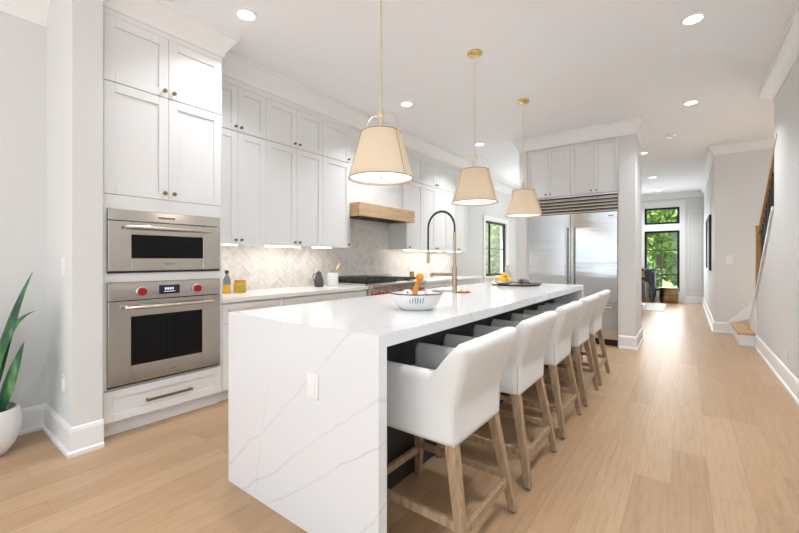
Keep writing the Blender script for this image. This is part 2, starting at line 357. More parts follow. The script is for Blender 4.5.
# front wall with a tall window under a transom
fw = B(); a0, a1 = -.99, -.165
fw.box(-2.10, a0, YF, YF + .15, 0, H).box(a1, XEND, YF, YF + .15, 0, H).box(a0, a1, YF, YF + .15, 0, .29).box(a0, a1, YF, YF + .15, 2.0, 2.19).box(a0, a1, YF, YF + .15, 2.66, H)
struct(fw.build('wall_front', 'wall'))
struct(B().box(.36, .50, 8.13, YF, 0, H).build('wall_hall', 'wall'))
struct(B().box(.50, XEND, 8.13, 8.27, 0, H).build('wall_stair_back', 'wall'))
struct(B().box(XEND, XEND + .12, 4.6, YF, 0, H).box(XR + .12, XEND, 4.6, 4.7, 0, H).build('wall_stair_far', 'wall'))
# right wall: full height to y 5.77, then the sloping knee wall of the stair
capz = lambda y: .713 + (7.06 - y) * .818
kw = B().prism([(XR, .4, 0), (XR, 7.08, 0), (XR, 7.08, capz(7.08)), (XR, 5.77, capz(5.77)), (XR, 5.77, H), (XR, .4, H)], (.12, 0, 0))
# (near part of the right wall: unseen openings added to let in sky light)
kw.box(XR, XR + .12, YB, .4, 0, .3).box(XR, XR + .12, YB, .4, 2.85, H)
for yy in (-3.0, -1.35): kw.box(XR, XR + .12, yy, yy + .15, .3, 2.85)
struct(kw.build('wall_right', 'wall'))

# ------------------------------------------------------------------ trim
def run(prof, p0, p1, out, name, mat='trim', z=0, bevel=0):
    """a moulding: prof = (out, z) points, swept from p0 to p1 (xy)"""
    p0, p1, out = Vector((*p0, 0)), Vector((*p1, 0)), Vector((*out, 0))
    pts = [p0 + out * a + Vector((0, 0, b + z)) for a, b in prof]
    return struct(B().prism(pts, p1 - p0).build(name, mat, bevel=bevel))
BASE = [(0, 0), (.028, 0), (.028, .022), (.016, .03), (.016, .145), (.010, .165), (0, .172)]
CROWN = [(0, 0), (0, -.135), (.012, -.135), (.022, -.11), (.045, -.085), (.085, -.05), (.105, -.03), (.115, -.03), (.115, 0)]
e = .016
def crown(name, path, sx=1, sz=1, side=1, prof=CROWN, z0=H):
    """cornice along an xy path with mitred corners; it stands out to the right of the walking direction (side -1: left)"""
    P_ = [Vector(p) for p in path]; n = len(P_); b = B(); rings = []
    for i, p in enumerate(P_):
        d0 = (p - P_[i - 1]).normalized() if i else None; d1 = (P_[i + 1] - p).normalized() if i < n - 1 else None
        d0 = d0 or d1; d1 = d1 or d0
        n0, n1 = Vector((d0.y, -d0.x)) * side, Vector((d1.y, -d1.x)) * side
        m_ = (n0 + n1) / (1 + n0.dot(n1))
        rings.append([b.bm.verts.new((p.x + m_.x * a * sx, p.y + m_.y * a * sx, z0 + z * sz)) for a, z in prof])
    for r0, r1 in zip(rings, rings[1:]):
        for k in range(len(r0)): b.bm.faces.new((r0[k], r0[(k + 1) % len(r0)], r1[(k + 1) % len(r0)], r1[k]))
    b.bm.faces.new(rings[0][::-1]); b.bm.faces.new(rings[-1])
    return struct(b.build(name, 'trim'))
run(BASE, (XR, YB), (XR, 7.07), (-1, 0), 'baseboard_right')
run(BASE, (a1 + .09, YF), (.36, YF), (0, -1), 'baseboard_front')
crown('baseboard_left', [(XL, YB), (XL, .668), (-3.003, .668), (-3.003, .8215)], prof=BASE, z0=0)
crown('baseboard_pier', [(-.735, 5.92), (-.545, 5.92), (-.545, 6.76)], prof=BASE, z0=0)
crown('baseboard_hall', [(.60, 8.13), (.36, 8.13), (.36, YF)], prof=BASE, z0=0, side=-1)
crown('trim_1', [(XL, YB), (XL, .668)], 1.1, 1.5)
crown('trim_2', [(XL, .668), (-3.003, .668)], .3, .3)
crown('trim_3', [(-3.003, .668), (-3.003, .822), (-3.07, .822), (-3.07, 1.645), (-3.35, 1.645), (-3.35, 6.60), (XK, 6.60), (XK, 10.2), (-2.0, 10.2)], .85, 1.38)
crown('trim_4', [(XR, YB), (XR, 5.77), (XR + .12, 5.77)], side=-1)
crown('trim_5', [(-2.10, 6.76), (-2.10, 5.92), (-.545, 5.92), (-.545, 6.76)], .75, 1.4, side=1)
crown('trim_8', [(XEND, 8.13), (.36, 8.13), (.36, YF), (-1.98, YF)], .6, 1.1, side=-1)
# window casings
cs = B(); t = .02
cs.box(a0 - .13, a0, YF - t, YF, 0, 2.80).box(a1, a1 + .13, YF - t, YF, 0, 2.80).box(a0, a1, YF - t, YF, 2.66, 2.80).box(a0, a1, YF - t, YF, 2.0, 2.19).box(a0, a1, YF - t, YF, 0, .29)
cs.box(a0 - .16, a1 + .16, YF - .03, YF, 2.80, 2.84)
struct(cs.build('trim_13', 'trim', bevel=.004))
pm = B()      # picture-frame moulding on the front wall right of the window
for q in ((.03, .05, .40, 2.5), (.29, .31, .40, 2.5)): pm.box(q[0], q[1], YF - .014, YF, q[2], q[3])
pm.box(.03, .31, YF - .014, YF, .38, .40).box(.03, .31, YF - .014, YF, 2.5, 2.52)
struct(pm.build('trim_14', 'trim', bevel=.004))
cs = B()
cs.box(XK, XK + .025, 8.08, 8.17, .68, 2.20).box(XK, XK + .025, 9.44, 9.56, .68, 2.20).box(XK, XK + .025, 8.17, 9.44, 2.09, 2.20).box(XK, XK + .05, 8.08, 9.56, .755, .80)
struct(cs.build('trim_15', 'trim', bevel=.004))

# ------------------------------------------------------------------ windows
def window(name, fr, glass, loc):
    w = bpy.data.objects.new(name, None); COL.objects.link(w); w.location = loc; struct(w)
    fr.build('window_frame', 'blackframe', w, bevel=.004); glass.build('pane', 'pane', w); return w
def front_window(name, z0, z1, rails):
    f = B(); y0, y1 = YF + .03, YF + .09; k = .055
    f.box(a0, a0 + k, y0, y1, z0, z1).box(a1 - k, a1, y0, y1, z0, z1).box(a0 + k, a1 - k, y0, y1, z0, z0 + k).box(a0 + k, a1 - k, y0, y1, z1 - k, z1)
    for z in rails: f.box(a0 + k, a1 - k, y0 + .015, y1 - .015, z - .012, z + .012)
    window(name, f, B().box(a0 + k, a1 - k, y0 + .027, y0 + .033, z0 + k, z1 - k), ((a0 + a1) / 2, YF, z0))
front_window('window_1', .29, 2.0, [.75, 1.45])
front_window('window_2', 2.19, 2.66, [])
f = B(); x0, x1 = XK - .07, XK - .02; k = .045
f.box(x0, x1, 8.17, 8.17 + k, .80, 2.09).box(x0, x1, 9.44 - k, 9.44, .80, 2.09).box(x0, x1, 8.17, 9.44, .80, .80 + k).box(x0, x1, 8.17, 9.44, 2.09 - k, 2.09)
f.box(x0, x1, 8.49, 8.54, .845, 2.045).box(x0 + .02, x1 - .02, 8.23, 9.38, 1.43, 1.46)
window('window_3', f, B().box(x0 + .03, x0 + .036, 8.23, 9.38, .86, 2.03), (XK, 8.8, .8))

# outside
struct(B().box(-14, 14, YF + .15, 34, -.45, -.3).box(-16, -3.9, 0, YF + .15, -.45, -.3).build('ground', 'lawn'))
def tree(label, x, y, h, r, n, lm, z=-.3, low=.3, ls=.13, group='trees outside the windows'):
    t = thing('garden_tree', label, 'tree', (x, y, z), group)
    B().tube([(x, y, z), (x + .05, y, z + h * .4), (x, y + .05, z + h * .8)], [.12, .09, .03], 8).build('trunk', 'bark', t, smooth=True)
    b = B(); rnd = random.Random(int(abs(x * 31 + y * 17)))
    for i in range(n):
        while True:
            p = Vector((rnd.uniform(-1, 1), rnd.uniform(-1, 1), rnd.uniform(-1, 1)))
            if .25 < p.length < 1: break
        c = Vector((x + p.x * r, y + p.y * r, z + h * (low + 1) / 2 + p.z * h * (1 - low) / 2))
        a = Vector((rnd.uniform(-1, 1), rnd.uniform(-1, 1), rnd.uniform(-1, 1))).normalized(); q = a.orthogonal().normalized(); s = ls * rnd.uniform(.6, 1.3)
        vs = [b.bm.verts.new(c + a * s * i1 + q * s * .5 * j1) for i1, j1 in ((-1, 0), (0, -1), (1, 0), (0, 1))]
        b.bm.faces.new(vs)
    b.build('foliage', lm, t); return t
tree('bright green tree filling the upper half of the tall front window', -.85, 17.2, 5.6, 1.5, 5200, M['leaf1'], low=.30, ls=.12)
tree('pale green tree standing right of the others beyond the front window', .1, 21.2, 5.6, 2.0, 4200, M['leaf1'], low=.05, ls=.2)
tree('low dark shrub at the foot of the tall front window', -1.25, 15.0, 1.7, .6, 900, M['leaf2'], low=.05, ls=.07)
tree('leafy green tree close outside the alcove window beside the kitchen', -5.5, 12.4, 4.2, 1.3, 4200, M['leaf1'], low=.12, ls=.09)
tree('darker green tree behind the alcove window, left of the pale one', -6.6, 15.6, 4.6, 1.6, 3600, M['leaf2'], low=.05, ls=.12)

# ------------------------------------------------------------------ cabinet helpers
def mapper(face, base):
    if face == '+x': return lambda a, o, z: (base + o, a, z)
    if face == '-y': return lambda a, o, z: (a, base - o, z)
    if face == '-x': return lambda a, o, z: (base - o, a, z)
def mbox(b, m, a0, a1, o0, o1, z0, z1):
    p, q = m(a0, o0, z0), m(a1, o1, z1)
    return b.box(min(p[0], q[0]), max(p[0], q[0]), min(p[1], q[1]), max(p[1], q[1]), z0, z1)
def shaker(m, a0, a1, z0, z1, name, parent, st=.062, mat='cab', g=.0013, t=.02):
    a0 += g; a1 -= g; z0 += g; z1 -= g; b = B()
    st = min(st, (z1 - z0) * .3, (a1 - a0) * .3)
    mbox(b, m, a0, a0 + st, 0, t, z0, z1); mbox(b, m, a1 - st, a1, 0, t, z0, z1)
    mbox(b, m, a0 + st, a1 - st, 0, t, z0, z0 + st); mbox(b, m, a0 + st, a1 - st, 0, t, z1 - st, z1)
    mbox(b, m, a0 + st, a1 - st, 0, t - .011, z0 + st, z1 - st)
    return b.build(name, mat, parent, bevel=.0018, bseg=1)
def knob(m, a, z, parent, t=.02, r=.0145):
    n = Vector(m(0, 1, 0)) - Vector(m(0, 0, 0))
    return B().lathe([(0, 0), (.009, 0), (.006, .006), (.006, .013), (r, .018), (r, .026), (r * .7, .031), (0, .032)], m(a, t, z), 16, n).build('knob', 'knob', parent, smooth=True)
def pull(m, a0, a1, z, parent, t=.02, mat='knob', r=.006, name='drawer_pull'):
    b = B()
    p0, p1 = Vector(m(a0, t + .032, z)), Vector(m(a1, t + .032, z))
    b.bar(p0, p1, r * 2)
    for a in (a0 + .012, a1 - .012): b.bar(m(a, t, z), m(a, t + .034, z), r * 1.6)
    return b.build(name, mat, parent, bevel=.0015)

# ------------------------------------------------------------------ pantry tower with two ovens
FX = -3.09       # carcass front; doors are 20 mm proud
mp_ = mapper('+x', FX)
t = thing('oven_tower_cabinet', 'tall white shaker cabinet holding two steel ovens, at the left end of the kitchen', 'cabinet', (FX, 1.24, 0))
b = B(); y0, y1 = .822, 1.645
b.box(XK + .002, FX, y0, .845, .1, 2.87).box(XK + .002, FX, 1.628, y1, .1, 2.87).box(XK + .002, FX, .845, 1.628, 1.575, 1.62).box(XK + .002, FX, .845, 1.628, 1.05, 1.095).box(XK + .002, FX, .845, 1.628, .30, .335)
b.box(XK + .002, XK + .03, .845, 1.628, .1, 2.87).box(XK + .002, FX, .845, 1.628, 2.82, 2.87).box(XK + .002, FX, .845, 1.628, .1, .13)
b.box(FX, FX + .02, y0, .843, .1, 2.87).box(FX, FX + .02, 1.642, y1, .1, 2.87)      # face frame
b.box(FX, FX + .02, .843, 1.642, 1.538, 1.632).box(FX, FX + .02, .843, 1.642, 1.042, 1.103).box(FX, FX + .02, .843, 1.642, 2.825, 2.87)
b.box(FX, FX + .02, .843, .8605, .335, 1.042).box(FX, FX + .02, 1.6195, 1.642, .335, 1.042).box(FX, FX + .02, .843, .8605, 1.103, 1.538).box(FX, FX + .02, 1.6195, 1.642, 1.103, 1.538)
b.build('carcass', 'cab', t, bevel=.001, bseg=1)
B().box(XK + .002, -3.135, y0, y1, 0, .1).build('toe_kick', 'cab', t)
for (c0, c1) in ((.843, 1.238), (1.238, 1.642)):
    for z0, z1, kz in ((1.634, 2.386, 1.682), (2.388, 2.825, 2.431)):
        d = shaker(mp_, c0, c1, z0, z1, 'door', t); knob(mp_, 1.208 if c0 < 1 else 1.272, kz, d)
d = shaker(mp_, .836, 1.640, .105, .318, 'drawer', t, st=.055); pull(mp_, 1.083, 1.397, .205, d, r=.008)
struct(B().box(XK, -3.07, .82, 1.645, 2.87, H).box(XK, -3.35, 1.645, 6.6, 2.87, H).build('trim_18', 'trim'))

def oven(name, label, z0, z1, door_top, knobs, hz, win, vent):
    o = thing(name, label, 'oven', (FX, 1.24, z0)); ya, yb = .862, 1.618
    X0 = FX + .004
    B().box(XK + .05, X0, .87, 1.61, z0 + .01, z1 - .005).build('body', 'dark', o)
    B().box(X0, X0 + .034, ya, yb, door_top + .004, z1).build('vent_strip' if vent else 'control_panel', 'steel', o, bevel=.003)
    w0, w1, wz0, wz1 = win
    b = B(); q0, q1 = X0, X0 + .038
    b.box(q0, q1, ya, w0, z0 + .012, door_top).box(q0, q1, w1, yb, z0 + .012, door_top).box(q0, q1, w0, w1, z0 + .012, wz0).box(q0, q1, w0, w1, wz1, door_top)
    d = b.build('door', 'steel', o, bevel=.003)
    B().box(q0, q1 - .006, w0 - .001, w1 + .001, wz0 - .001, wz1 + .001).build('door_glass', 'black', d)
    h = B(); hx = q1 + .045
    h.tube([(hx, .945, hz), (hx, 1.535, hz)], .013, 14)
    for yy in (.965, 1.515): h.tube([(q1 - .004, yy, hz), (hx, yy, hz)], .010, 10)
    h.build('handle', 'steel_h', d, smooth=True)
    B().box(q1, q1 + .002, 1.205, 1.275, z0 + .055, z0 + .062).build('badge', 'ink', d)
    B().box(X0, X0 + .03, ya, yb, z0, z0 + .010).build('bottom_vent', 'dark', o)
    return o, X0 + .034
o, fx = oven('speed_oven', 'steel speed oven with a wide low black window, upper of the two built-in ovens', 1.105, 1.536, 1.457, False, 1.418, (.995, 1.481, 1.205, 1.368), True)
B().box(fx, fx + .002, 1.165, 1.275, 1.490, 1.503).build('badge', 'ink', o)
o, fx = oven('wall_oven', 'steel wall oven with two red knobs and a screen, lower of the two built-in ovens', .336, 1.040, .912, True, .868, (.992, 1.474, .468, .803), False)
for yk in (1.055, 1.431):
    kb = B().lathe([(0, 0), (.034, 0), (.034, .006), (.028, .008), (.028, .012)], (fx, yk, .974), 24, (1, 0, 0)).build('knob_bezel', 'steel_h', o, smooth=True)
    B().lathe([(.026, .004), (.027, .03), (.024, .036), (0, .037)], (fx, yk, .974), 24, (1, 0, 0)).box(fx + .03, fx + .046, yk - .006, yk + .006, .952, .996).build('red_dial', 'red', kb, smooth=True)
sc_ = B().box(fx - .002, fx + .003, 1.168, 1.308, .946, 1.010).build('screen', 'screen', o, bevel=.001)
sb = B()
for i in range(4): sb.box(fx + .003, fx + .0036, 1.205 + i * .016, 1.216 + i * .016, .976, .992)
sb.box(fx + .003, fx + .0036, 1.20, 1.275, .962, .966)
sb.build('screen_readout', 'screen_txt', sc_)

# ------------------------------------------------------------------ wall cabinets, crown, LED bars
WX = -3.37
mw = mapper('+x', WX)
def wall_cab(label, y0, y1, doors):
    """doors: (y0, y1, knob y)"""
    t = thing('wall_cabinet', label, 'cabinet', (WX, (y0 + y1) / 2, 1.345), 'white wall cabinets above the counter')
    B().box(XK, WX, y0 + .0005, y1 - .0005, 1.345, 2.87).box(WX, WX + .018, y0 + .0005, y1 - .0005, 2.81, 2.87).build('carcass', 'cab', t)
    for a, c, ky in doors:
        d = shaker(mw, a, c, 1.335, 2.386, 'door', t); knob(mw, ky, 1.378, d, r=.013)
        d = shaker(mw, a, c, 2.389, 2.808, 'upper_door', t); knob(mw, ky, 2.43, d, r=.013)
wall_cab('white two-column wall cabinet touching the oven tower', 1.647, 2.246, [(1.647, 1.949, 1.922), (1.949, 2.246, 1.978)])
wall_cab('wide white wall cabinet in the middle, left of the range hood', 2.246, 2.992, [(2.246, 2.622, 2.592), (2.622, 2.992, 2.654)])
wall_cab('single-door white wall cabinet just left of the oak range hood', 2.992, 3.434, [(2.992, 3.434, 3.40)])
wall_cab('single-door white wall cabinet just right of the oak range hood', 4.64, 5.08, [(4.64, 5.08, 4.70)])
wall_cab('white wall cabinet behind the faucet, second right of the hood', 5.08, 5.88, [(5.08, 5.48, 5.45), (5.48, 5.88, 5.51)])
wall_cab('white wall cabinet at the far end of the kitchen run', 5.88, 6.60, [(5.88, 6.24, 6.21), (6.24, 6.60, 6.27)])
# closed white hood chimney panel between the cabinets
struct(B().box(XK, -3.42, 3.436, 4.638, 1.905, 2.87).build('wall_hood_cover', 'cab'))
def led(label, y0, y1):
    o = tag(B().box(-3.452, -3.420, y0, y1, 1.327, 1.3445).build('light_bar', 'led', origin=(-3.435, (y0 + y1) / 2, 1.336), bevel=.002), label, 'light', 'light bars under the wall cabinets')
    add_light('light_bar_lamp', 'AREA', (0, 0, -.012), 1.0 * (y1 - y0) / .4, (1, .94, .86), (0, 0, 0), o, shape='RECTANGLE', size=.02, size_y=y1 - y0)
led('glowing light bar under the wall cabinet next to the oven tower', 1.68, 1.985)
led('longest glowing light bar, under the wide wall cabinet', 2.30, 2.725)
led('short glowing light bar under the cabinet left of the hood', 2.92, 3.185)
led('glowing light bar under the cabinet right of the hood', 4.70, 5.04)
led('glowing light bar behind the faucet, under the second cabinet right of the hood', 5.20, 5.75)
led('glowing light bar under the farthest wall cabinet', 5.98, 6.45)

# range hood
t = thing('range_hood', 'oak-fronted range hood box over the stove', 'range hood', (-3.2, 4.03, 1.73))
hb = B()
hb.box(-3.235, -3.20, 3.44, 4.634, 1.735, 1.90).box(XK, -3.235, 3.44, 3.475, 1.735, 1.90).box(XK, -3.235, 4.60, 4.634, 1.735, 1.90).box(XK, -3.235, 3.475, 4.60, 1.865, 1.90)
hb.build('oak_surround', 'oak', t, bevel=.002)
ins = B().box(-3.66, -3.24, 3.48, 4.595, 1.748, 1.86).build('vent_insert', 'steel', t)
for i in range(3):
    fl = B()
    ya = 3.53 + i * .36
    for k in range(9): fl.box(-3.6, -3.3, ya + k * .034, ya + k * .034 + .022, 1.742, 1.749)
    fl.build('baffle_filter', 'dark', ins)

# ------------------------------------------------------------------ base cabinets, counters, range
CT, CB = .876, .838
mb_ = mapper('+x', FX)
def base_cab(label, y0, y1, n):
    t = thing('base_cabinet', label, 'cabinet', (FX, (y0 + y1) / 2, 0), 'white base cabinets under the counter')
    B().box(XK + .002, FX, y0 + .0005, y1 - .0005, .1, CB - .001).build('carcass', 'cab', t)
    B().box(XK + .002, -3.15, y0, y1, 0, .1).build('toe_kick', 'cab', t)
    d = shaker(mb_, y0, y1, .66, .822, 'drawer', t); pull(mb_, (y0 + y1) / 2 - .08, (y0 + y1) / 2 + .08, .74, d)
    w = (y1 - y0) / n
    for i in range(n):
        d = shaker(mb_, y0 + i * w, y0 + (i + 1) * w, .105, .655, 'door', t)
        knob(mb_, y0 + (i + 1) * w - .03 if i == 0 else y0 + i * w + .03, .62, d)
base_cab('white base cabinet next to the oven tower', 1.647, 2.262, 2)
base_cab('white base cabinet below the dark pitcher', 2.262, 2.995, 2)
base_cab('narrow white base cabinet left of the range', 2.995, 3.434, 1)
base_cab('white base cabinet directly right of the range', 4.64, 5.30, 2)
base_cab('white base cabinet second right of the range', 5.30, 5.95, 2)
base_cab('last white base cabinet by the alcove', 5.95, 6.60, 2)
tag(B().box(XK, -3.045, 1.6465, 3.436, CB, CT).build('countertop', 'counter', origin=(-3.37, 2.54, CB), bevel=.003), 'white quartz counter left of the range, with the crock on it', 'countertop')
tag(B().box(XK, -3.045, 4.638, 6.615, CB, CT).build('countertop', 'counter', origin=(-3.37, 5.62, CB), bevel=.003), 'white quartz counter right of the range, behind the faucet', 'countertop')

# marble herringbone backsplash (tiles on the wall)
def herringbone(y0, y1, z0, z1, x, b):
    w, n, g = .052, 3, .0010; c = math.cos(PI / 4); cy, cz = y0, z0
    bm = bmesh.new(); R = int((abs(y1 - y0) + abs(z1 - z0)) / w) + 8
    def tile(u0, v0, u1, v1):
        pts = []
        for u, v in ((u0 + g, v0 + g), (u1 - g, v0 + g), (u1 - g, v1 - g), (u0 + g, v1 - g)):
            pts.append(((u - v) * c + cy, (u + v) * c + cz))
        if max(p[0] for p in pts) < y0 or min(p[0] for p in pts) > y1 or max(p[1] for p in pts) < z0 or min(p[1] for p in pts) > z1: return
        a = [bm.verts.new((x, p[0], p[1])) for p in pts]; d = [bm.verts.new((x + .006, p[0], p[1])) for p in pts]
        bm.faces.new(d)
        for i in range(4): bm.faces.new((a[i], a[(i + 1) % 4], d[(i + 1) % 4], d[i]))
    for i in range(-R, R):
        for j in range(-R, R):
            k = (i - j) % (2 * n)
            if k == 0: tile(i * w, j * w, (i + n) * w, (j + 1) * w)
            elif k == 2 * n - 1: tile(i * w, j * w, (i + 1) * w, (j + n) * w)
    for co, no in (((x, y0, 0), (0, -1, 0)), ((x, y1, 0), (0, 1, 0)), ((x, 0, z0), (0, 0, -1)), ((x, 0, z1), (0, 0, 1))):
        bmesh.ops.bisect_plane(bm, geom=bm.verts[:] + bm.edges[:] + bm.faces[:], plane_co=co, plane_no=no, clear_outer=True, dist=1e-5)
    me = bpy.data.meshes.new('tmp'); bm.to_mesh(me); bm.free(); b.bm.from_mesh(me); bpy.data.meshes.remove(me)
tl = B()
herringbone(1.647, 3.435, CT, 1.345, XK + .004, tl); herringbone(3.435, 4.638, CT, 1.80, XK + .004, tl); herringbone(4.638, 6.60, CT, 1.345, XK + .004, tl)
struct(tl.build('wall_backsplash', 'tile'))
struct(B().box(XK, XK + .0065, 1.647, 6.60, CT, 1.345).box(XK, XK + .0065, 3.435, 4.638, 1.345, 1.80).build('wall_backsplash_grout', 'grout'))

# range
t = thing('range', 'steel pro range with black grates and red knobs, below the oak hood', 'range', (-3.35, 4.037, 0))
ya, yb = 3.440, 4.634
B().box(XK + .01, -3.10, ya, yb, .12, .865).build('body', 'steel', t, bevel=.003)
B().box(-3.62, -3.14, ya + .02, yb - .02, 0, .12).build('kick_plate', 'dark', t)
B().box(XK + .01, -3.06, ya, yb, .865, .90).build('cooktop', 'steel', t, bevel=.006)
B().prism([(-3.10, ya, .895), (-3.005, ya, .895), (-2.99, ya, .885), (-2.99, ya, .855), (-3.02, ya, .84), (-3.02, ya, .745), (-3.10, ya, .735)], (0, yb - ya, 0)).build('control_panel', 'steel', t, bevel=.004)
B().box(XK + .01, -3.64, ya, yb, .90, .975).build('backguard', 'steel', t, bevel=.003)
for i in range(8):
    yk = ya + .09 + i * .145
    kb = B().lathe([(0, 0), (.034, 0), (.034, .006), (.027, .008)], (-3.02, yk, .772), 20, (1, 0, 0)).build('knob_bezel', 'steel_h', t, smooth=True)
    B().lathe([(.024, .004), (.026, .034), (.022, .04), (0, .041)], (-3.02, yk, .772), 20, (1, 0, 0)).build('red_knob', 'red', kb, smooth=True)
for (d0, d1) in ((ya + .012, 4.20), (4.21, yb - .012)):
    d = B().box(-3.10, -3.06, d0, d1, .16, .725).build('oven_door', 'steel', t, bevel=.004)
    B().box(-3.061, -3.058, d0 + .10, d1 - .10, .32, .60).build('door_glass', 'black', d)
    h = B().tube([(-3.0, d0 + .03, .70), (-3.0, d1 - .03, .70)], .014)
    for yy in (d0 + .06, d1 - .06): h.tube([(-3.065, yy, .70), (-3.0, yy, .70)], .010, 8)
    h.build('handle', 'steel_h', d, smooth=True)
for i in range(4):
    g0 = ya + .03 + i * .285; g1 = g0 + .275; g = B()
    g.box(-3.60, -3.575, g0, g1, .918, .936).box(-3.125, -3.10, g0, g1, .918, .936).box(-3.575, -3.125, g0, g0 + .02, .918, .936).box(-3.575, -3.125, g1 - .02, g1, .918, .936)
    g.box(-3.36, -3.34, g0, g1, .920, .936).box(-3.575, -3.125, (g0 + g1) / 2 - .008, (g0 + g1) / 2 + .008, .920, .936)
    for xx in (-3.595, -3.105):
        for yy in (g0 + .012, g1 - .012): g.box(xx - .008, xx + .008, yy - .008, yy + .008, .90, .92)
    gr = g.build('grate', 'iron', t, bevel=.003)
    for xx in (-3.47, -3.23): B().lathe([(0, .0), (.045, 0), (.05, .008), (.032, .016), (0, .017)], (xx, (g0 + g1) / 2, .90), 20).build('burner_cap', 'iron', gr, smooth=True)

# ------------------------------------------------------------------ refrigerator and its cabinets
RY = 5.965
t = thing('refrigerator', 'wide built-in steel double-door refrigerator under a louvred grille', 'refrigerator', (-1.36, RY, 0))
xa, xb, xm = -1.952, -.752, -1.352
B().box(xa, xb, RY, 6.62, .09, 2.12).build('body', 'fridge', t)
B().box(xa + .01, xb - .01, RY + .04, 6.6, 0, .09).build('toe_grille', 'dark', t)
def fdoor(u0, u1, hx):
    d = B().box(u0 + .003, u1 - .003, RY - .045, RY - .002, .60, 1.852).build('door', 'fridge', t, bevel=.004)
    h = B().tube([(hx, RY - .105, .70), (hx, RY - .105, 1.66)], .016, 14)
    for z in (.76, 1.60): h.tube([(hx, RY - .045, z), (hx, RY - .105, z)], .011, 10)
    h.build('handle', 'steel_h', d, smooth=True); return d
fdoor(xa, xm, xm - .045); d = fdoor(xm, xb, xm + .045)
B().box(-.865, -.795, RY - .047, RY - .045, 1.792, 1.806).build('badge', 'ink', d)
for (u0, u1) in ((xa, xm), (xm, xb)):
    d = B().box(u0 + .003, u1 - .003, RY - .045, RY - .002, .11, .594).build('freezer_drawer', 'fridge', t, bevel=.004)
    h = B().tube([(u0 + .06, RY - .10, .535), (u1 - .06, RY - .10, .535)], .014, 12)
    for x in (u0 + .10, u1 - .10): h.tube([(x, RY - .045, .535), (x, RY - .10, .535)], .010, 8)
    h.build('handle', 'steel_h', d, smooth=True)
gl = B().box(xa, xb, RY - .004, RY - .001, 1.856, 2.10).build('vent_grille', 'dark', t)
for i in range(5):
    z = 1.872 + i * .0455
    B().prism([(xa, RY - .010, z - .014), (xa, RY - .048, z - .012), (xa, RY - .047, z + .002), (xa, RY - .028, z + .023), (xa, RY - .010, z + .024)], (xb - xa, 0, 0)).build('louvre', 'grille', gl, bevel=.002)
mf = mapper('-y', 5.96)
def over_cab(label, u0, u1):
    t = thing('bridge_cabinet', label, 'cabinet', ((u0 + u1) / 2, 5.96, 2.125), 'white cabinets over the refrigerator')
    B().box(u0, u1, 5.962, 6.63, 2.125, H - .002).build('carcass', 'cab', t)
    c = (u0 + u1) / 2
    for a, q, ka in ((u0, c, c - .035), (c, u1, c + .035)):
        d = shaker(mf, a, q, 2.128, 2.86, 'door', t, st=.05); knob(mf, ka, 2.165, d, r=.013)
over_cab('left white two-door cabinet over the refrigerator', -1.983, -1.354); over_cab('right white two-door cabinet over the refrigerator, beside the pier', -1.354, -.737)
struct(B().box(-1.983, -1.954, 5.935, 6.63, 0, 2.122).box(-.750, -.737, 5.935, 6.63, 0, 2.122).build('trim_20', 'cab'))

# ------------------------------------------------------------------ island
IX0, IX1, IY0, IY1, IT = -1.985, -.925, 1.10, 4.65, .911
t = thing('kitchen_island', 'long white veined quartz waterfall island in the middle of the kitchen', 'island', (-1.455, 2.875, 0))
SX0, SX1, SY0, SY1 = -1.93, -1.665, 2.62, 3.12
b = B(); zt = IT - .05
b.box(IX0, SX0, IY0, IY1, zt, IT).box(SX1, IX1, IY0, IY1, zt, IT).box(SX0, SX1, IY0, SY0, zt, IT).box(SX0, SX1, SY1, IY1, zt, IT)
b.box(IX0, IX1, IY0, IY0 + .05, 0, zt).box(IX0, IX1, IY1 - .05, IY1, 0, zt)
bmesh.ops.remove_doubles(b.bm, verts=b.bm.verts, dist=1e-5)
b.build('waterfall_worktop', 'quartz', t)
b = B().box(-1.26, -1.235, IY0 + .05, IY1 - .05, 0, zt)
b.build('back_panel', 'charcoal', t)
B().box(-1.945, -1.925, IY0 + .05, IY1 - .05, .1, zt).box(-1.925, -1.26, IY0 + .05, IY1 - .05, .1, .12).box(-1.90, -1.88, IY0 + .05, IY1 - .05, 0, .1).build('carcass', 'cab', t)
mi = mapper('-x', -1.945)
for i in range(6):
    w = (IY1 - IY0 - .1) / 6; s0 = IY0 + .05 + i * w
    d = shaker(mi, s0, s0 + w, .11, .84, 'door', t); knob(mi, s0 + w - .03 if i % 2 == 0 else s0 + .03, .78, d)
b = B(); z0 = .70
b.box(SX0, SX1, SY0, SY1, z0, z0 + .004).box(SX0 - .004, SX0, SY0, SY1, z0, zt).box(SX1, SX1 + .004, SY0, SY1, z0, zt).box(SX0, SX1, SY0 - .004, SY0, z0, zt).box(SX0, SX1, SY1, SY1 + .004, z0, zt)
b.build('sink', 'steel_h', t)
pl = B().box(-1.330, -1.258, IY0 - .006, IY0, .595, .705).build('outlet_cover', 'plate', t, bevel=.003)
B().box(-1.312, -1.276, IY0 - .009, IY0 - .006, .615, .685).build('outlet_face', 'trim', pl, bevel=.002)

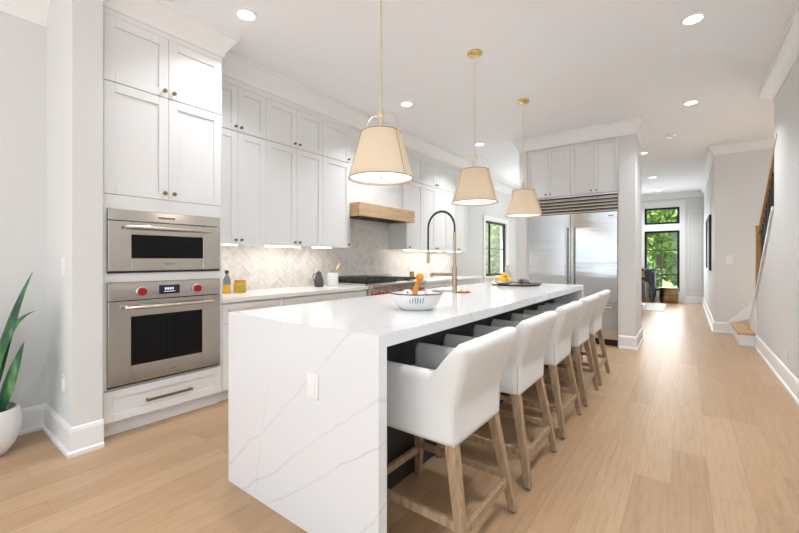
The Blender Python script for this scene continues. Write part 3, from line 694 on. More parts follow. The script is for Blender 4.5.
# ------------------------------------------------------------------ counter stools
def stool_shell():
    """wrap-around upholstered arm and back: a U-shaped wall swept along the plan, higher at the back"""
    xf, xb_, hw, rc = -.255, .215, .228, .035
    path = []
    def arc(cx, cy, a0_, a1_, n=5):
        for i in range(n + 1):
            a = a0_ + (a1_ - a0_) * i / n; path.append((cx + rc * math.cos(a), cy + rc * math.sin(a), math.cos(a), math.sin(a)))
    for i in range(25): path.append((xf + (xb_ - rc - xf) * i / 24, -hw, 0, -1))
    path.pop(); arc(xb_ - rc, -hw + rc, -PI / 2, 0)
    for i in range(1, 8): path.append((xb_, -hw + rc + (2 * hw - 2 * rc) * i / 8, 1, 0))
    arc(xb_ - rc, hw - rc, 0, PI / 2)
    for i in range(23, -1, -1): path.append((xf + (xb_ - rc - xf) * i / 24, hw, 0, 1))
    sm = lambda v: (lambda q: q * q * (3 - 2 * q))(max(0, min(1, v)))
    bm = bmesh.new(); rings = []
    for (x, y, nx, ny) in path:
        u = max(0, min(1, (x - .108) / .072)); h = .745 + .132 * (u if u < 1 else 1); bk = sm((x - .06) / .15)
        th = .055 + .03 * bk
        def P(off, z):
            lean = bk * max(0, z - .60) / .28
            pad = .018 * bk * sm((z - .625) / .05)             # upper back roll stands proud of the skirt
            fl = bk * sm((z - .60) / .24) * .042; yy = hw + .4 * pad + fl - off
            return (min(x + nx * pad, xb_ + pad - off) + .068 * lean, max(-yy, min(yy, y * (1 + fl / hw) + ny * pad * .4)), z)
        ring = [P(0, .46), P(-.004, .475), P(0, .55), P(0, .615), P(0, .635), P(-.006, h - .05), P(0, h - .02), P(.014, h - .003), P(th / 2, h + .003), P(th - .014, h - .003), P(th, h - .022), P(th, h - .06), P(th - .005, .58), P(th, .52)]
        rings.append([bm.verts.new(p) for p in ring])
    for a, c in zip(rings, rings[1:]):
        for i in range(len(a) - 1): bm.faces.new((a[i], c[i], c[i + 1], a[i + 1]))
        bm.faces.new((a[-1], c[-1], c[0], a[0]))
    bm.faces.new(rings[0]); bm.faces.new(rings[-1][::-1])
    b = B(); b.bm.free(); b.bm = bm; return b
def make_stool():
    r = thing('counter_stool', '', 'stool', (0, 0, 0), 'counter stools along the island')
    stool_shell().build('wraparound_back', 'linen', r, smooth=True, sub=1)
    for s in (-1, 1): B().tube([(.207, s * .2195, .47), (.209, s * .222, .55), (.209, s * .222, .628)], .0035, 8).build('piping', 'piping', r.children[0], smooth=True)
    B().box(-.253, .165, -.176, .176, .462, .56).build('seat', 'linen', r, bevel=.008, smooth=True)
    B().box(-.262, .128, -.17, .17, .56, .635).build('seat_cushion', 'linen', r, bevel=.025, bseg=4, smooth=True)
    for sx, xt, xf in ((1, .185, .27), (-1, -.225, -.272)):
        for sy in (-1, 1):
            l = B().bar((xt, sy * .195, .475), (xf, sy * .243, .012), .046, .033, up=(0, 1, 0)).build('leg', 'stool_wood', r, bevel=.003)
            B().lathe([(0, 0), (.012, 0), (.014, .006), (.014, .016), (0, .016)], (xf, sy * .243, 0), 12).build('foot_glide', 'greyglass', l, smooth=True)
    at = lambda xt, xf, z: (xt + (xf - xt) * (.475 - z) / .463)
    for sy in (-1, 1):
        z = .175; yy = sy * at(.195, .243, z)
        B().bar((at(-.225, -.272, z), yy, z), (at(.185, .27, z), yy, z), .020, .020, h0=.034, h1=.034).build('stretcher', 'stool_wood', r, bevel=.003)
    for xt, xf, z in ((.185, .27, .150), (-.225, -.272, .155)):
        yy = at(.195, .243, z); B().bar((at(xt, xf, z), -yy, z), (at(xt, xf, z), yy, z), .022, .022, h0=.036, h1=.036).build('stretcher', 'stool_wood', r, bevel=.003)
    return r
st0 = make_stool()
for i, (yc, lab) in enumerate(((1.532, 'white upholstered counter stool nearest the camera, at the near end of the island'), (2.238, 'second white counter stool from the near end of the island'),
        (2.945, 'middle of the five white counter stools along the island'), (3.640, 'fourth white counter stool from the near end, second from the refrigerator'), (4.290, 'farthest white counter stool, at the refrigerator end of the island'))):
    s = st0 if i == 0 else copy_tree(st0)
    s.location = (-.93, yc, 0); s['label'] = lab

# ------------------------------------------------------------------ pendants
def make_pendant():
    r = thing('pendant_light', '', 'pendant light', (0, 0, 0), 'fabric pendant lights over the island')     # local z 0 = ceiling
    B().lathe([(0, 0), (.068, 0), (.068, -.012), (.060, -.020), (.018, -.026), (.012, -.05), (0, -.05)], (0, 0, 0), 32).build('canopy', 'brass', r, smooth=True)
    B().tube([(0, 0, -.04), (0, 0, -.93)], .0055, 10).build('rod', 'champagne', r, smooth=True)
    B().lathe([(0, -.90), (.010, -.90), (.012, -.925), (.020, -.935), (.020, -.95), (.011, -.96), (.011, -1.0), (.016, -1.01), (.016, -1.06), (0, -1.06)], (0, 0, 0), 20).build('socket', 'champagne', r, smooth=True)
    for s in (-1, 1):
        pts = [(s * .012, 0, -.945), (s * .05, 0, -.935), (s * .09, 0, -.945), (s * .118, 0, -.975), (s * .128, 0, -1.02), (s * .138, 0, -1.06), (s * .2095, 0, -1.33), (s * .206, 0, -1.345)]
        B().tube(pts, .0026, 8).build('bail_arm', 'champagne', r, smooth=True)
    top, bot, zt_, zb = .124, .203, -1.055, -1.345
    b = B().lathe([(top, zt_), (bot, zb), (bot - .003, zb), (top - .003, zt_)], (0, 0, 0), 64)
    sh = b.build('lamp_shade', 'shade', r, smooth=True)
    tr = B()
    for rr, z in ((top, zt_), (bot, zb)):
        tr.tube([(rr * math.cos(2 * PI * k / 64), rr * math.sin(2 * PI * k / 64), z) for k in range(65)], .0028, 6, cap=False)
    for a in (-2.2, -.1, 2.0):
        tr.tube([((top + .001) * math.cos(a), (top + .001) * math.sin(a), zt_), ((bot + .001) * math.cos(a), (bot + .001) * math.sin(a), zb)], .0016, 6)
    tr.build('shade_piping', 'shade_trim', sh, smooth=True)
    B().lathe([(0, zb + .012), (bot - .008, zb + .012), (bot - .008, zb + .016), (0, zb + .016)], (0, 0, 0), 48).build('diffuser', 'diffuser', r)
    B().lathe([(0, zb + .001), (.006, zb + .001), (.008, zb + .006), (.004, zb + .013), (0, zb + .013)], (0, 0, 0), 12).build('finial', 'brass', r, smooth=True)
    add_light('pendant_bulb', 'POINT', (0, 0, -1.20), 0.5, (1, .88, .72), (0, 0, 0), r, shadow_soft_size=.04)
    add_light('pendant_downlight', 'AREA', (0, 0, -1.352), 1.5, (1, .92, .8), (0, 0, 0), r, shape='DISK', size=.36)
    return r
p0 = make_pendant()
for i, (x, y, lab) in enumerate(((-1.543, 1.86, 'beige fabric pendant light nearest the camera, its canopy out of frame'), (-1.522, 3.15, 'middle beige fabric pendant light with a round brass canopy'), (-1.527, 4.44, 'farthest beige fabric pendant light, in front of the refrigerator'))):
    p = p0 if i == 0 else copy_tree(p0)
    p.location = (x, y, H); p['label'] = lab

# ------------------------------------------------------------------ recessed lights
def make_down():
    r = thing('recessed_light', '', 'ceiling light', (0, 0, 0), 'recessed ceiling lights')
    B().lathe([(.058, 0), (.085, 0), (.085, -.004), (.075, -.009), (.060, -.006), (.058, 0)], (0, 0, 0), 32).build('trim_ring', 'trim', r, smooth=True)
    B().lathe([(0, -.001), (.060, -.001), (.060, -.004), (0, -.004)], (0, 0, 0), 32).build('lens', 'lamp', r)
    add_light('recessed_light_lamp', 'AREA', (0, 0, -.014), DOWN_W, (.915, .96, 1), (0, 0, 0), r, shape='DISK', size=.12, spread=math.radians(120))
    return r
DOWN_W = 13.0
d0 = make_down()
for i, (x, y, lab) in enumerate((( -2.67, 1.62, 'recessed ceiling light nearest the oven tower'), (.037, 3.717, 'recessed ceiling light nearest the camera on the right'), (.037, 5.69, 'recessed ceiling light on the right, short of the smoke detector'),
        (-2.67, 3.70, 'recessed ceiling light seen between the first and second pendants'), (-2.67, 5.70, 'recessed ceiling light behind the rod of the middle pendant'),
        (-.615, 7.89, 'recessed ceiling light just past the pier by the refrigerator'), (-.615, 10.39, 'middle recessed ceiling light of the front room'), (-.615, 12.4, 'recessed ceiling light nearest the front window'),
        (.037, 1.5, 'unseen recessed ceiling light added over the camera position'), (-1.4, -.9, 'unseen recessed ceiling light added behind the camera'))):  # last two are out of view, added for lighting
    d = d0 if i == 0 else copy_tree(d0)
    d.location = (x, y, H); d['label'] = lab
    if i == 0:      # the lamp close to the tall cabinet is dimmer than the rest
        for ch in d.children:
            if ch.type == 'LIGHT': dim = ch
for c_ in [o for o in bpy.data.objects if o.type == 'LIGHT' and o.parent is not None and o.parent['category'] == 'ceiling light' and o != dim]: c_.data = c_.data if c_.data != dim.data else (bright if 'bright' in globals() else globals().setdefault('bright', dim.data.copy()))
dim.data.energy = DOWN_W * .5
sd = thing('smoke_detector', 'white round smoke detector on the hall ceiling', 'smoke detector', (-.19, 7.0, H))
B().lathe([(0, 0), (.065, 0), (.065, -.018), (.055, -.03), (0, -.034)], (-.19, 7.0, H), 32).build('housing', 'plate', sd, smooth=True)
B().lathe([(.030, -.032), (.038, -.032), (.038, -.036), (.030, -.036), (.030, -.032)], (-.19, 7.0, H), 24).build('vent_ring', 'greyglass', sd, smooth=True)

# ------------------------------------------------------------------ faucet and things on the island
FXc, FYc = -1.60, 2.92
t = thing('kitchen_faucet', 'tall champagne pull-down faucet with a dark arched hose on the island', 'faucet', (FXc, FYc, IT))
B().lathe([(0, 0), (.030, 0), (.030, .008), (.022, .012), (.022, .015), (.022, .22), (.016, .225), (.016, .23), (0, .23)], (FXc, FYc, IT), 24).build('body', 'faucet', t, smooth=True)
B().tube([(FXc, FYc, IT + .20), (FXc, FYc, IT + .52)], .0125, 12).build('riser', 'faucet', t, smooth=True)
R_ = .135; zc = IT + .56
pts = [(FXc, FYc, IT + .50), (FXc, FYc, zc)] + [(FXc - R_ + R_ * math.cos(a), FYc, zc + R_ * 1.1 * math.sin(a)) for a in [PI * k / 16 for k in range(1, 17)]] + [(FXc - 2 * R_, FYc, zc - .08), (FXc - 2 * R_, FYc, zc - .20)]
B().tube(pts, .0085, 10).build('hose', 'hose', t, smooth=True)
cl_ = B()
for k in range(3, len(pts) - 1):
    p, q = Vector(pts[k]), Vector(pts[k + 1])
    for f_ in (0, .33, .66):
        c = p.lerp(q, f_); cl_.lathe([(.0085, -.002), (.0115, 0), (.0085, .002)], c, 10, q - p)
cl_.build('hose_spring', 'dark', t, smooth=True)
B().lathe([(0, 0), (.014, 0), (.016, .02), (.013, .09), (.010, .12), (0, .12)], (FXc - 2 * R_, FYc, zc - .31), 16).build('spray_head', 'faucet', t, smooth=True)
B().tube([(FXc, FYc, IT + .345), (FXc - 2 * R_ + .012, FYc, IT + .345)], .005, 8).lathe([(.012, -.008), (.018, -.008), (.018, .008), (.012, .008)], (FXc - 2 * R_, FYc, IT + .345), 16).build('docking_arm', 'faucet', t, smooth=True)
B().tube([(FXc, FYc, IT + .155), (FXc - .06, FYc, IT + .155), (FXc - .235, FYc, IT + .155)], [.013, .013, .013], 12).lathe([(0, 0), (.016, 0), (.016, .03), (0, .03)], (FXc - .235, FYc, IT + .125), 14).build('filler_spout', 'faucet', t, smooth=True)
B().tube([(FXc, FYc + .01, IT + .10), (FXc, FYc + .045, IT + .10), (FXc - .01, FYc + .06, IT + .115), (FXc - .06, FYc + .075, IT + .15)], [.010, .010, .007, .005], 10).build('lever', 'faucet', t, smooth=True)

# white bowl with a brown rim
bx, by = -1.250, 1.828
t = thing('bowl', 'white enamel bowl with a brown rim and small grey marks, near end of the island', 'bowl', (bx, by, IT))
B().lathe([(0, .004), (.085, .0), (.092, .002), (.115, .022), (.138, .055), (.150, .092), (.147, .094), (.134, .056), (.11, .026), (.085, .010), (0, .008)], (bx, by, IT), 48).build('body', 'white_cer', t, smooth=True)
B().lathe([(.1455, .0935), (.150, .091), (.1535, .094), (.150, .098), (.1455, .0955), (.1455, .0935)], (bx, by, IT), 48).build('rim', 'brown_rim', t, smooth=True)
mk = B()
ang0 = math.atan2(-by, -bx) + .0
for i, (hgt) in enumerate((.018, .026, .030, .030, .024, .030)):
    a = ang0 + (i - 2.5) * .10
    for z in (.048,):
        rr0, rr1 = .1365, .1365 + hgt * .45
        p0_, p1_ = Vector((bx + rr0 * math.cos(a), by + rr0 * math.sin(a), IT + z)), Vector((bx + rr1 * math.cos(a), by + rr1 * math.sin(a), IT + z + hgt))
        mk.bar(p0_, p1_, .003)
mk.build('printed_marks', 'ink', t)
g = thing('garlic_bulb', 'white bulb with a dark root spot resting in the bowl', 'garlic', (bx - .045, by - .025, IT + .05))
B().ball((bx - .045, by - .025, IT + .085), .034, (1, 1, .85)).build('bulb', 'white_cer', g, smooth=True)
B().lathe([(0, 0), (.006, 0), (.004, .006), (0, .007)], (bx - .028, by - .049, IT + .098), 10, (.5, -.8, .3)).build('root_spot', 'dark', g, smooth=True)
g = tag(B().tube([(bx + .015, by + .075, IT + .07), (bx + .04, by + .06, IT + .088), (bx + .075, by + .03, IT + .088), (bx + .09, by - .01, IT + .07)], [.016, .022, .022, .016], 12).build('folded_cloth', 'white_cer', origin=(bx + .02, by, IT + .02), smooth=True), 'white folded cloth lying in the right of the bowl', 'cloth')
# amber wooden server with an orange knob standing in the bowl
g = thing('wooden_server', 'amber wooden server topped by an orange ball, standing up in the bowl', 'utensil', (bx - .01, by + .03, IT + .02))
B().tube([(bx - .022, by - .02, IT + .014), (bx - .008, by - .004, IT + .10), (bx + .010, by + .01, IT + .165)], [.015, .018, .013], 10).build('handle', 'amberwood', g, smooth=True)
B().ball((bx + .014, by + .014, IT + .182), .025, (1, 1, .95)).build('ball', 'orange', g, smooth=True)

# small wooden dish with a soap stone by the faucet
sx, sy = -1.535, 2.965
tag(B().lathe([(0, 0), (.05, 0), (.062, .010), (.060, .013), (.05, .006), (0, .005)], (sx, sy, IT), 32).build('soap_dish', 'amberwood', origin=(sx, sy, IT), smooth=True), 'small round amber wooden dish at the foot of the faucet', 'dish')
tag(B().lathe([(0, 0), (.017, 0), (.018, .02), (.010, .028), (.010, .042), (0, .043)], (sx - .005, sy + .0, IT + .0055), 16).build('soap_stone', 'white_cer', origin=(sx, sy, IT + .005), smooth=True), 'tiny white stopper standing on the wooden dish by the faucet', 'stopper')

# dark tray with fruit, bottle and cups
tx, ty = -1.53, 4.20
tag(B().lathe([(0, 0), (.24, 0), (.265, .010), (.270, .018), (.262, .018), (.24, .012), (0, .012)], (tx, ty, IT), 48).build('serving_tray', 'walnut', origin=(tx, ty, IT), smooth=True), 'round dark wooden tray at the far end of the island', 'tray')
fx_, fy_ = -1.60, 4.03; tz = IT + .0125
tag(B().lathe([(0, .003), (.055, 0), (.06, .002), (.095, .024), (.112, .040), (.109, .041), (.092, .027), (.055, .008), (0, .007)], (fx_, fy_, tz), 40).build('fruit_bowl', 'white_cer', origin=(fx_, fy_, tz), smooth=True), 'low white bowl of yellow fruit on the dark tray', 'bowl')
for i, (dx, dy, dz, lab) in enumerate(((-.050, -.030, .052, 'yellow lemon at the left of the white fruit bowl'), (.006, -.052, .052, 'yellow lemon at the front of the white fruit bowl'), (.055, .010, .052, 'yellow lemon at the right of the white fruit bowl'),
        (-.01, .05, .052, 'yellow lemon at the back of the white fruit bowl'), (.004, -.002, .096, 'yellow lemon on top of the others in the fruit bowl'))):
    c = Vector((fx_ + dx, fy_ + dy, tz + dz))
    tag(B().lathe([(0, -.043), (.008, -.039), (.024, -.026), (.033, 0), (.024, .026), (.008, .039), (0, .043)], c, 18, (math.cos(i * 1.3), math.sin(i * 1.3), .15)).build('lemon', 'lemon', origin=c, smooth=True), lab, 'lemon', 'lemons in the white bowl')
gx, gy = -1.64, 4.23
g = thing('glass_carafe', 'clear glass carafe behind the fruit on the dark tray', 'carafe', (gx, gy, tz))
B().lathe([(0, 0), (.045, 0), (.048, .01), (.048, .09), (.036, .13), (.022, .16), (.022, .20), (.026, .205), (.022, .207), (.018, .20), (.018, .16), (.032, .128), (.044, .09), (.044, .012), (0, .008)], (gx, gy, tz), 32).build('vessel', 'clear', g, smooth=True)
for i, (x, y, lab) in enumerate(((-1.47, 4.18, 'small smoky glass nearest the fruit bowl on the tray'), (-1.43, 4.28, 'small smoky glass in the middle of the tray group'), (-1.50, 4.33, 'small smoky glass at the back of the tray'))):
    tag(B().lathe([(0, 0), (.025, 0), (.030, .05), (.028, .05), (.023, .006), (0, .005)], (x, y, tz), 24).build('tumbler', 'smoke', origin=(x, y, tz), smooth=True), lab, 'glass', 'small glasses on the tray')

# ------------------------------------------------------------------ things on the back counter
def jar(name, label, x, y, prof, mat, lid=None, lidmat='gold_lid', extra=None):
    g = thing(name, label, 'jar', (x, y, CT))
    B().lathe(prof, (x, y, CT), 32).build('vessel', mat, g, smooth=True)
    if lid: B().lathe(lid, (x, y, CT), 32).build('lid', lidmat, g, smooth=True)
    if extra: extra(g)
    return g
def lab_(g):
    x, y = g.location.x, g.location.y; b = B()
    for k in range(7):
        a0_, a1_ = -.95 + k * .16, -.95 + (k + 1) * .16
        b.bm.faces.new([b.bm.verts.new((x + .0572 * math.cos(a), y + .0572 * math.sin(a), CT + z)) for a, z in ((a0_, .03), (a1_, .03), (a1_, .078), (a0_, .078))])
    b.build('paper_label', 'label_green', g)
jar('honey_jar', 'squat amber glass jar with a gold lid near the oven tower', -3.46, 2.035, [(0, 0), (.052, 0), (.056, .006), (.057, .085), (.05, .10), (0, .10)], 'amber', [(0, .100), (.052, .100), (.053, .104), (.053, .118), (.05, .122), (0, .122)], extra=lab_)
g = thing('oil_bottle', 'slim bottle, grey above amber, half hidden by the oven tower', 'bottle', (-3.46, 1.90, CT))
B().lathe([(0, 0), (.032, 0), (.034, .004), (.034, .085), (0, .085)], (-3.46, 1.90, CT), 24).build('base', 'amber', g, smooth=True)
B().lathe([(0, .085), (.034, .085), (.034, .13), (.018, .165), (.013, .175), (.013, .19), (0, .19)], (-3.46, 1.90, CT), 24).build('neck', 'greyglass', g, smooth=True)
B().lathe([(0, .19), (.018, .19), (.018, .215), (0, .218)], (-3.46, 1.90, CT), 24).build('cap', 'dark', g, smooth=True)
px_, py_ = -3.43, 3.0
g = thing('pitcher', 'dark grey metal pitcher on the left counter beside the crock', 'pitcher', (px_, py_, CT))
k_ = .82
B().lathe([(a * k_, b * .92) for a, b in [(0, 0), (.058, 0), (.064, .01), (.070, .05), (.064, .10), (.045, .145), (.034, .165), (.036, .18), (.030, .18), (.028, .165), (0, .16)]], (px_, py_, CT), 32).build('vessel', 'pitcher', g, smooth=True)
B().tube([(px_ - .014, py_ - .024, CT + .152), (px_ - .03, py_ - .052, CT + .148), (px_ - .034, py_ - .062, CT + .115), (px_ - .03, py_ - .05, CT + .07)], .005, 8).build('handle', 'pitcher', g, smooth=True)
B().lathe([(a * k_, b * .92) for a, b in [(0, .178), (.034, .178), (.030, .188), (.008, .194), (.011, .205), (0, .212)]], (px_, py_, CT), 24).build('lid', 'pitcher', g, smooth=True)
cx_, cy_ = -3.43, 3.215
tag(B().lathe([(0, 0), (.066, 0), (.070, .005), (.070, .155), (.066, .158), (.063, .155), (.063, .012), (0, .010)], (cx_, cy_, CT), 32).build('utensil_crock', 'white_cer', origin=(cx_, cy_, CT), smooth=True), 'white cylindrical crock of wooden spoons left of the range', 'crock')
def spoon(label, dx, dy, tipx, tipy, ht, w, flat):
    g = thing('wooden_spoon', label, 'spoon', (cx_ + dx, cy_ + dy, CT + .012), 'wooden utensils in the white crock')
    p0_, p1_ = Vector((cx_ + dx, cy_ + dy, CT + .014)), Vector((cx_ + tipx, cy_ + tipy, CT + ht))
    B().tube([p0_, p0_.lerp(p1_, .72)], .006, 8).build('handle', 'spoon', g, smooth=True)
    b = B(); c = p0_.lerp(p1_, .86); d = (p1_ - p0_).normalized()
    bmesh.ops.create_uvsphere(b.bm, u_segments=14, v_segments=8, radius=1, matrix=Matrix.Translation(c) @ d.to_track_quat('Z', 'X').to_matrix().to_4x4() @ Matrix.Diagonal((flat, w, (p1_ - p0_).length * .17, 1)))
    b.build('bowl', 'spoon', g, smooth=True)
spoon('round wooden spoon leaning left in the white crock', .03, .02, .0, -.06, .27, .028, .009)
spoon('wide wooden spatula in the middle of the white crock', -.036, .02, -.046, .005, .275, .034, .006)
spoon('thin wooden spoon leaning right in the white crock', -.005, -.035, .0, .115, .27, .020, .008)
jar('tea_tin', 'small yellow-green jar on the counter right of the range', -3.46, 4.93, [(0, 0), (.035, 0), (.037, .004), (.037, .10), (0, .10)], 'label_green', [(0, .10), (.038, .10), (.038, .125), (0, .126)], 'gold_lid')

# plates: outlets and switches
def plate(name, label, cat, m, a, z, w=.072, h=.115, bits=((0, 0, .034, .068),)):
    b = B(); g = thing(name, label, cat, m(a, 0, z))
    mbox(b, m, a - w / 2, a + w / 2, 0, .006, z - h / 2, z + h / 2); f_ = b.build('cover', 'plate_warm' if w > h else 'plate', g, bevel=.002)
    for (da, dz, bw, bh) in bits:
        q = B(); mbox(q, m, a + da - bw / 2, a + da + bw / 2, .006, .010, z + dz - bh / 2, z + dz + bh / 2); q.build('insert', 'plate_warm' if w > h else 'trim', f_, bevel=.001)
plate('wall_switch', 'white rocker switch on the short wall beside the oven tower', 'switch', mapper('-y', .668), -3.19, 1.15)
plate('wall_outlet', 'white outlet low on the short wall beside the oven tower', 'outlet', mapper('-y', .668), -3.19, .40)
plate('wall_switch', 'white switch on the wall at the foot of the stairs', 'switch', mapper('-y', 8.13), .545, 1.19, .082, .135, ((0, 0, .034, .068),))
plate('wall_outlet', 'white outlet low on the right-hand wall', 'outlet', mapper('-x', XR), 5.08, .285)
plate('wall_outlet', 'white wide outlet on the marble backsplash, middle of the left counter', 'outlet', mapper('+x', XK + .0105), 2.88, 1.10, .115, .072, ((-.026, 0, .04, .034), (.026, 0, .04, .034)))
plate('wall_outlet', 'white wide outlet on the marble backsplash right of the range', 'outlet', mapper('+x', XK + .0105), 4.86, 1.14, .115, .072, ((-.026, 0, .04, .034), (.026, 0, .04, .034)))

# ------------------------------------------------------------------ stairs and railing
sb = bpy.data.objects.new('staircase', None); COL.objects.link(sb); sb.location = (1.2, 7.6, 0); struct(sb)
B().box(.585, 1.9, 7.09, 8.128, 0, .152).build('riser', 'trim', sb, bevel=.002)
B().box(.565, 1.9, 7.075, 8.128, .152, .18).build('tread', 'tread', sb, bevel=.006)
B().box(.90, 1.9, 7.09, 8.128, .18, .335).build('riser', 'trim', sb, bevel=.002)
B().box(.885, 1.9, 7.075, 8.128, .335, .36).build('tread', 'tread', sb, bevel=.006)
for i in range(7):
    y1_ = 7.075 - i * .235; z1 = .52 + i * .178
    B().box(.885, 1.9, y1_ - .235, y1_, z1 - .16, z1 - .025).build('riser', 'trim', sb); B().box(.885, 1.9, y1_ - .235, y1_ + .02, z1 - .025, z1).build('tread', 'tread', sb, bevel=.004)
cp = B(); y0, y1 = 5.775, 7.60
cp.prism([(.735, y1, capz(y1) - .04), (.735, y1, capz(y1) + .012), (.735, y0, capz(y0) + .012), (.735, y0, capz(y0) - .04)], (.17, 0, 0))
cp.prism([(.742, 7.08, 0.18), (.742, 7.60, .18), (.742, 7.60, capz(7.60) - .03), (.742, 7.08, capz(7.08) - .03)], (.14, 0, 0))
struct(cp.build('trim_21', 'trim', bevel=.004))
struct(B().prism([(.60, 8.112, .172), (1.0, 8.112, .36), (1.0, 8.112, .62), (.83, 8.112, .53), (.52, 8.112, .172)], (0, .018, 0)).build('trim_22', 'trim', bevel=.003))
t = thing('stair_railing', 'wooden handrail with black iron balusters on the stair wall', 'railing', (.82, 6.5, .8))
hz_ = lambda y: 1.53 + (6.98 - y) * .716
B().bar((.782, 7.0, hz_(7.0)), (.782, 5.60, hz_(5.60)), .055, h0=.06).build('handrail', 'rail', t, bevel=.008)
B().bar((.782, 6.98, capz(6.98) - .0), (.782, 6.98, 1.62), .085).bar((.782, 6.98, 1.62), (.782, 6.98, 1.645), .10).build('newel_post', 'rail', t, bevel=.004)
for i in range(11):
    y = 6.87 - i * .105
    if y > 5.80: B().bar((.782, y, capz(y) + .01), (.782, y, hz_(y) - .02), .016).build('baluster', 'blackframe', t)

# ------------------------------------------------------------------ hall picture, front room
t = thing('framed_picture', 'dark black-framed picture seen edge-on on the hall wall', 'picture', (.36, 10.0, .98))
b = B(); x0, x1 = .322, .36
b.box(x0, x1, 9.08, 9.12, .985, 2.02).box(x0, x1, 10.56, 10.6, .985, 2.02).box(x0, x1, 9.12, 10.56, .985, 1.025).box(x0, x1, 9.12, 10.56, 1.98, 2.02)
b.build('frame', 'blackframe', t, bevel=.003); B().box(.340, .36, 9.12, 10.56, 1.025, 1.98).build('print', 'art', t)
tag(B().box(-1.95, -.43, 10.6, 12.38, .001, .012).build('rug', 'rug', origin=(-1.2, 11.5, .001), bevel=.003), 'pale rug on the front-room floor', 'rug')
t = thing('drum_table', 'round antique brass drum table below the front window', 'side table', (-.40, 12.84, 0))
B().lathe([(0, 0), (.20, 0), (.21, .015), (.215, .22), (.21, .405), (.20, .42), (0, .42)], (-.40, 12.84, 0), 40).build('drum', 'drum', t, smooth=True)
rg = B()
for z in (.04, .21, .385): rg.lathe([(.206, z - .012), (.219, z - .01), (.219, z + .01), (.206, z + .012)], (-.40, 12.84, 0), 40)
rg.build('band', 'brown_rim', t, smooth=True)
t = thing('armchair', 'charcoal armchair beside the front window', 'armchair', (-1.05, 12.75, 0))
B().box(-1.42, -.70, 12.45, 13.08, .12, .42).build('seat', 'darksofa', t, bevel=.03, smooth=True)
B().box(-1.42, -.70, 12.92, 13.10, .30, .93).build('backrest', 'darksofa', t, bevel=.05, bseg=4, smooth=True)
for x in (-1.42, -.80): B().box(x, x + .10, 12.42, 13.0, .18, .86 if x > -1 else .62).build('armrest', 'darksofa', t, bevel=.03, smooth=True)
for x in (-1.37, -.75):
    for y in (12.48, 13.03): B().bar((x, y, .13), (x, y, 0), .035, .025).build('leg', 'brown_rim', t)
t = thing('accent_chair', 'grey upholstered chair on brass legs, just past the pier', 'chair', (-1.10, 10.95, 0.012))
B().box(-1.45, -.80, 10.70, 11.32, .30, .46).build('seat', 'greysofa', t, bevel=.03, smooth=True)
B().box(-1.45, -1.36, 10.70, 11.32, .40, .80).build('backrest', 'greysofa', t, bevel=.03, smooth=True)
for y in (10.68, 11.26): B().box(-1.40, -.78, y, y + .08, .22, .64).build('armrest', 'greysofa', t, bevel=.03, smooth=True)
for x in (-1.42, -.775):
    for y in (10.70, 11.31): B().bar((x, y, .62 if x > -1 else .32), (x, y, .012), .013).build('leg', 'brass', t)
t = thing('vase_of_leaves', 'small pot of yellow-green leaves just past the pier, in front of the charcoal armchair', 'plant', (-1.02, 11.55, 0.012))
B().lathe([(0, 0), (.12, 0), (.12, .015), (.02, .03), (.02, .60), (.14, .61), (.14, .63), (0, .63)], (-1.02, 11.55, .012), 24).build('stand', 'greysofa', t, smooth=True)
B().lathe([(0, 0), (.05, 0), (.07, .10), (.06, .10), (0, .09)], (-1.02, 11.55, .645), 24).build('pot', 'charcoal', t, smooth=True)
lv = B(); rnd = random.Random(5)
for i in range(70):
    c = Vector((-1.02 + rnd.gauss(0, .06), 11.55 + rnd.gauss(0, .06), .80 + rnd.gauss(0, .06))); a = Vector((rnd.uniform(-1, 1), rnd.uniform(-1, 1), rnd.uniform(.2, 1))).normalized(); q = a.orthogonal().normalized()
    lv.bm.faces.new([lv.bm.verts.new(c + a * .05 * u + q * .02 * v) for u, v in ((-1, 0), (0, -1), (1, 0), (0, 1))])
lv.build('leaves', 'yellowleaf', t)

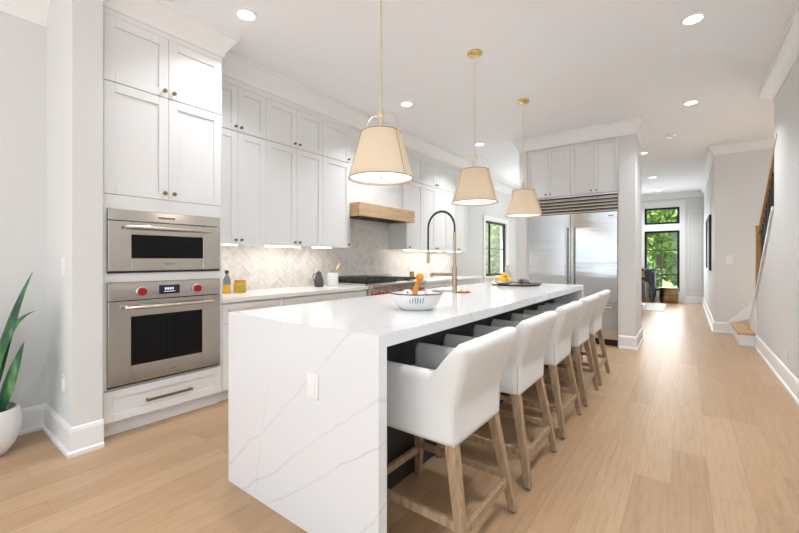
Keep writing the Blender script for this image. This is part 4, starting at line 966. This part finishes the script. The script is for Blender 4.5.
# ------------------------------------------------------------------ potted plant at the left edge
ox, oy = -3.40, .34
t = thing('potted_succulent', 'long-leaved green succulent in a white pot against the left wall', 'potted plant', (ox, oy, 0))
B().lathe([(0, 0), (.085, 0), (.10, .008), (.140, .07), (.162, .15), (.166, .20), (.158, .262), (.150, .285), (.140, .285), (.148, .255), (.15, .22), (0, .22)], (ox, oy, 0), 48).build('pot', 'white_mat', t, smooth=True)
B().lathe([(.149, .235), (.10, .245), (0, .25)], (ox, oy, 0), 32).build('soil', 'soil', t, smooth=True)
def leaf(p, ctrl, tip, w, tilt):
    """fleshy channelled blade along a bezier from p to tip"""
    p, c, q = Vector(p), Vector(ctrl), Vector(tip); b = B(); n = 14; rings = []
    for i in range(n + 1):
        u = i / n; P_ = p * (1 - u) ** 2 + c * 2 * u * (1 - u) + q * u * u; d = ((c - p) * (1 - u) + (q - c) * u).normalized()
        s = Vector(tilt); s = (s - d * s.dot(d)).normalized(); nn = d.cross(s).normalized()
        ww = w * (min(1, .55 + 1.6 * u) if u < .3 else max(.02, 1.03 * (1 - ((u - .3) / .7) ** 1.7))); th = ww * .28 + .001
        rings.append([b.bm.verts.new(P_ + s * ww * k + nn * th * m_) for k, m_ in ((-1, .5), (-.5, -.1), (0, -.35), (.5, -.1), (1, .5), (.55, -.75), (0, -1.1), (-.55, -.75))])
    for r0, r1 in zip(rings, rings[1:]):
        for k in range(8): b.bm.faces.new((r0[k], r0[(k + 1) % 8], r1[(k + 1) % 8], r1[k]))
    b.bm.faces.new(rings[0][::-1]); b.bm.faces.new(rings[-1])
    b.build('leaf', 'succ', t, smooth=True)
RR = Vector((math.cos(YAW), math.sin(YAW), 0)); FF = Vector((-math.sin(YAW), math.cos(YAW), 0))
def lp(a, f_, z): return Vector((ox, oy, z)) + RR * a + FF * f_
for (a, f_, ca, cf, cz, ta, tf, tz_, w) in ((.02, .0, .094, .02, .78, .275, .02, 1.12, .054), (.03, -.01, .056, .0, .80, .310, .0, .886, .052), (.08, .0, .175, .0, .535, .235, .01, .70, .056),
        (-.02, .0, -.02, .02, .85, .04, .03, 1.2, .038), (-.05, -.02, -.12, -.04, .7, -.26, -.06, 1.02, .034), (-.04, .03, -.05, .02, .6, -.15, .03, .95, .036), (.0, -.06, .0, -.14, .5, .03, -.26, .75, .034), (.02, -.05, .05, -.16, .42, .12, -.30, .52, .030), (-.04, -.05, -.1, -.12, .45, -.2, -.2, .62, .032)):
    leaf(lp(a, f_, .24), lp(ca, cf, cz), lp(ta, tf, tz_), w, RR * .8 + FF * -.3 + Vector((0, 0, .2)))
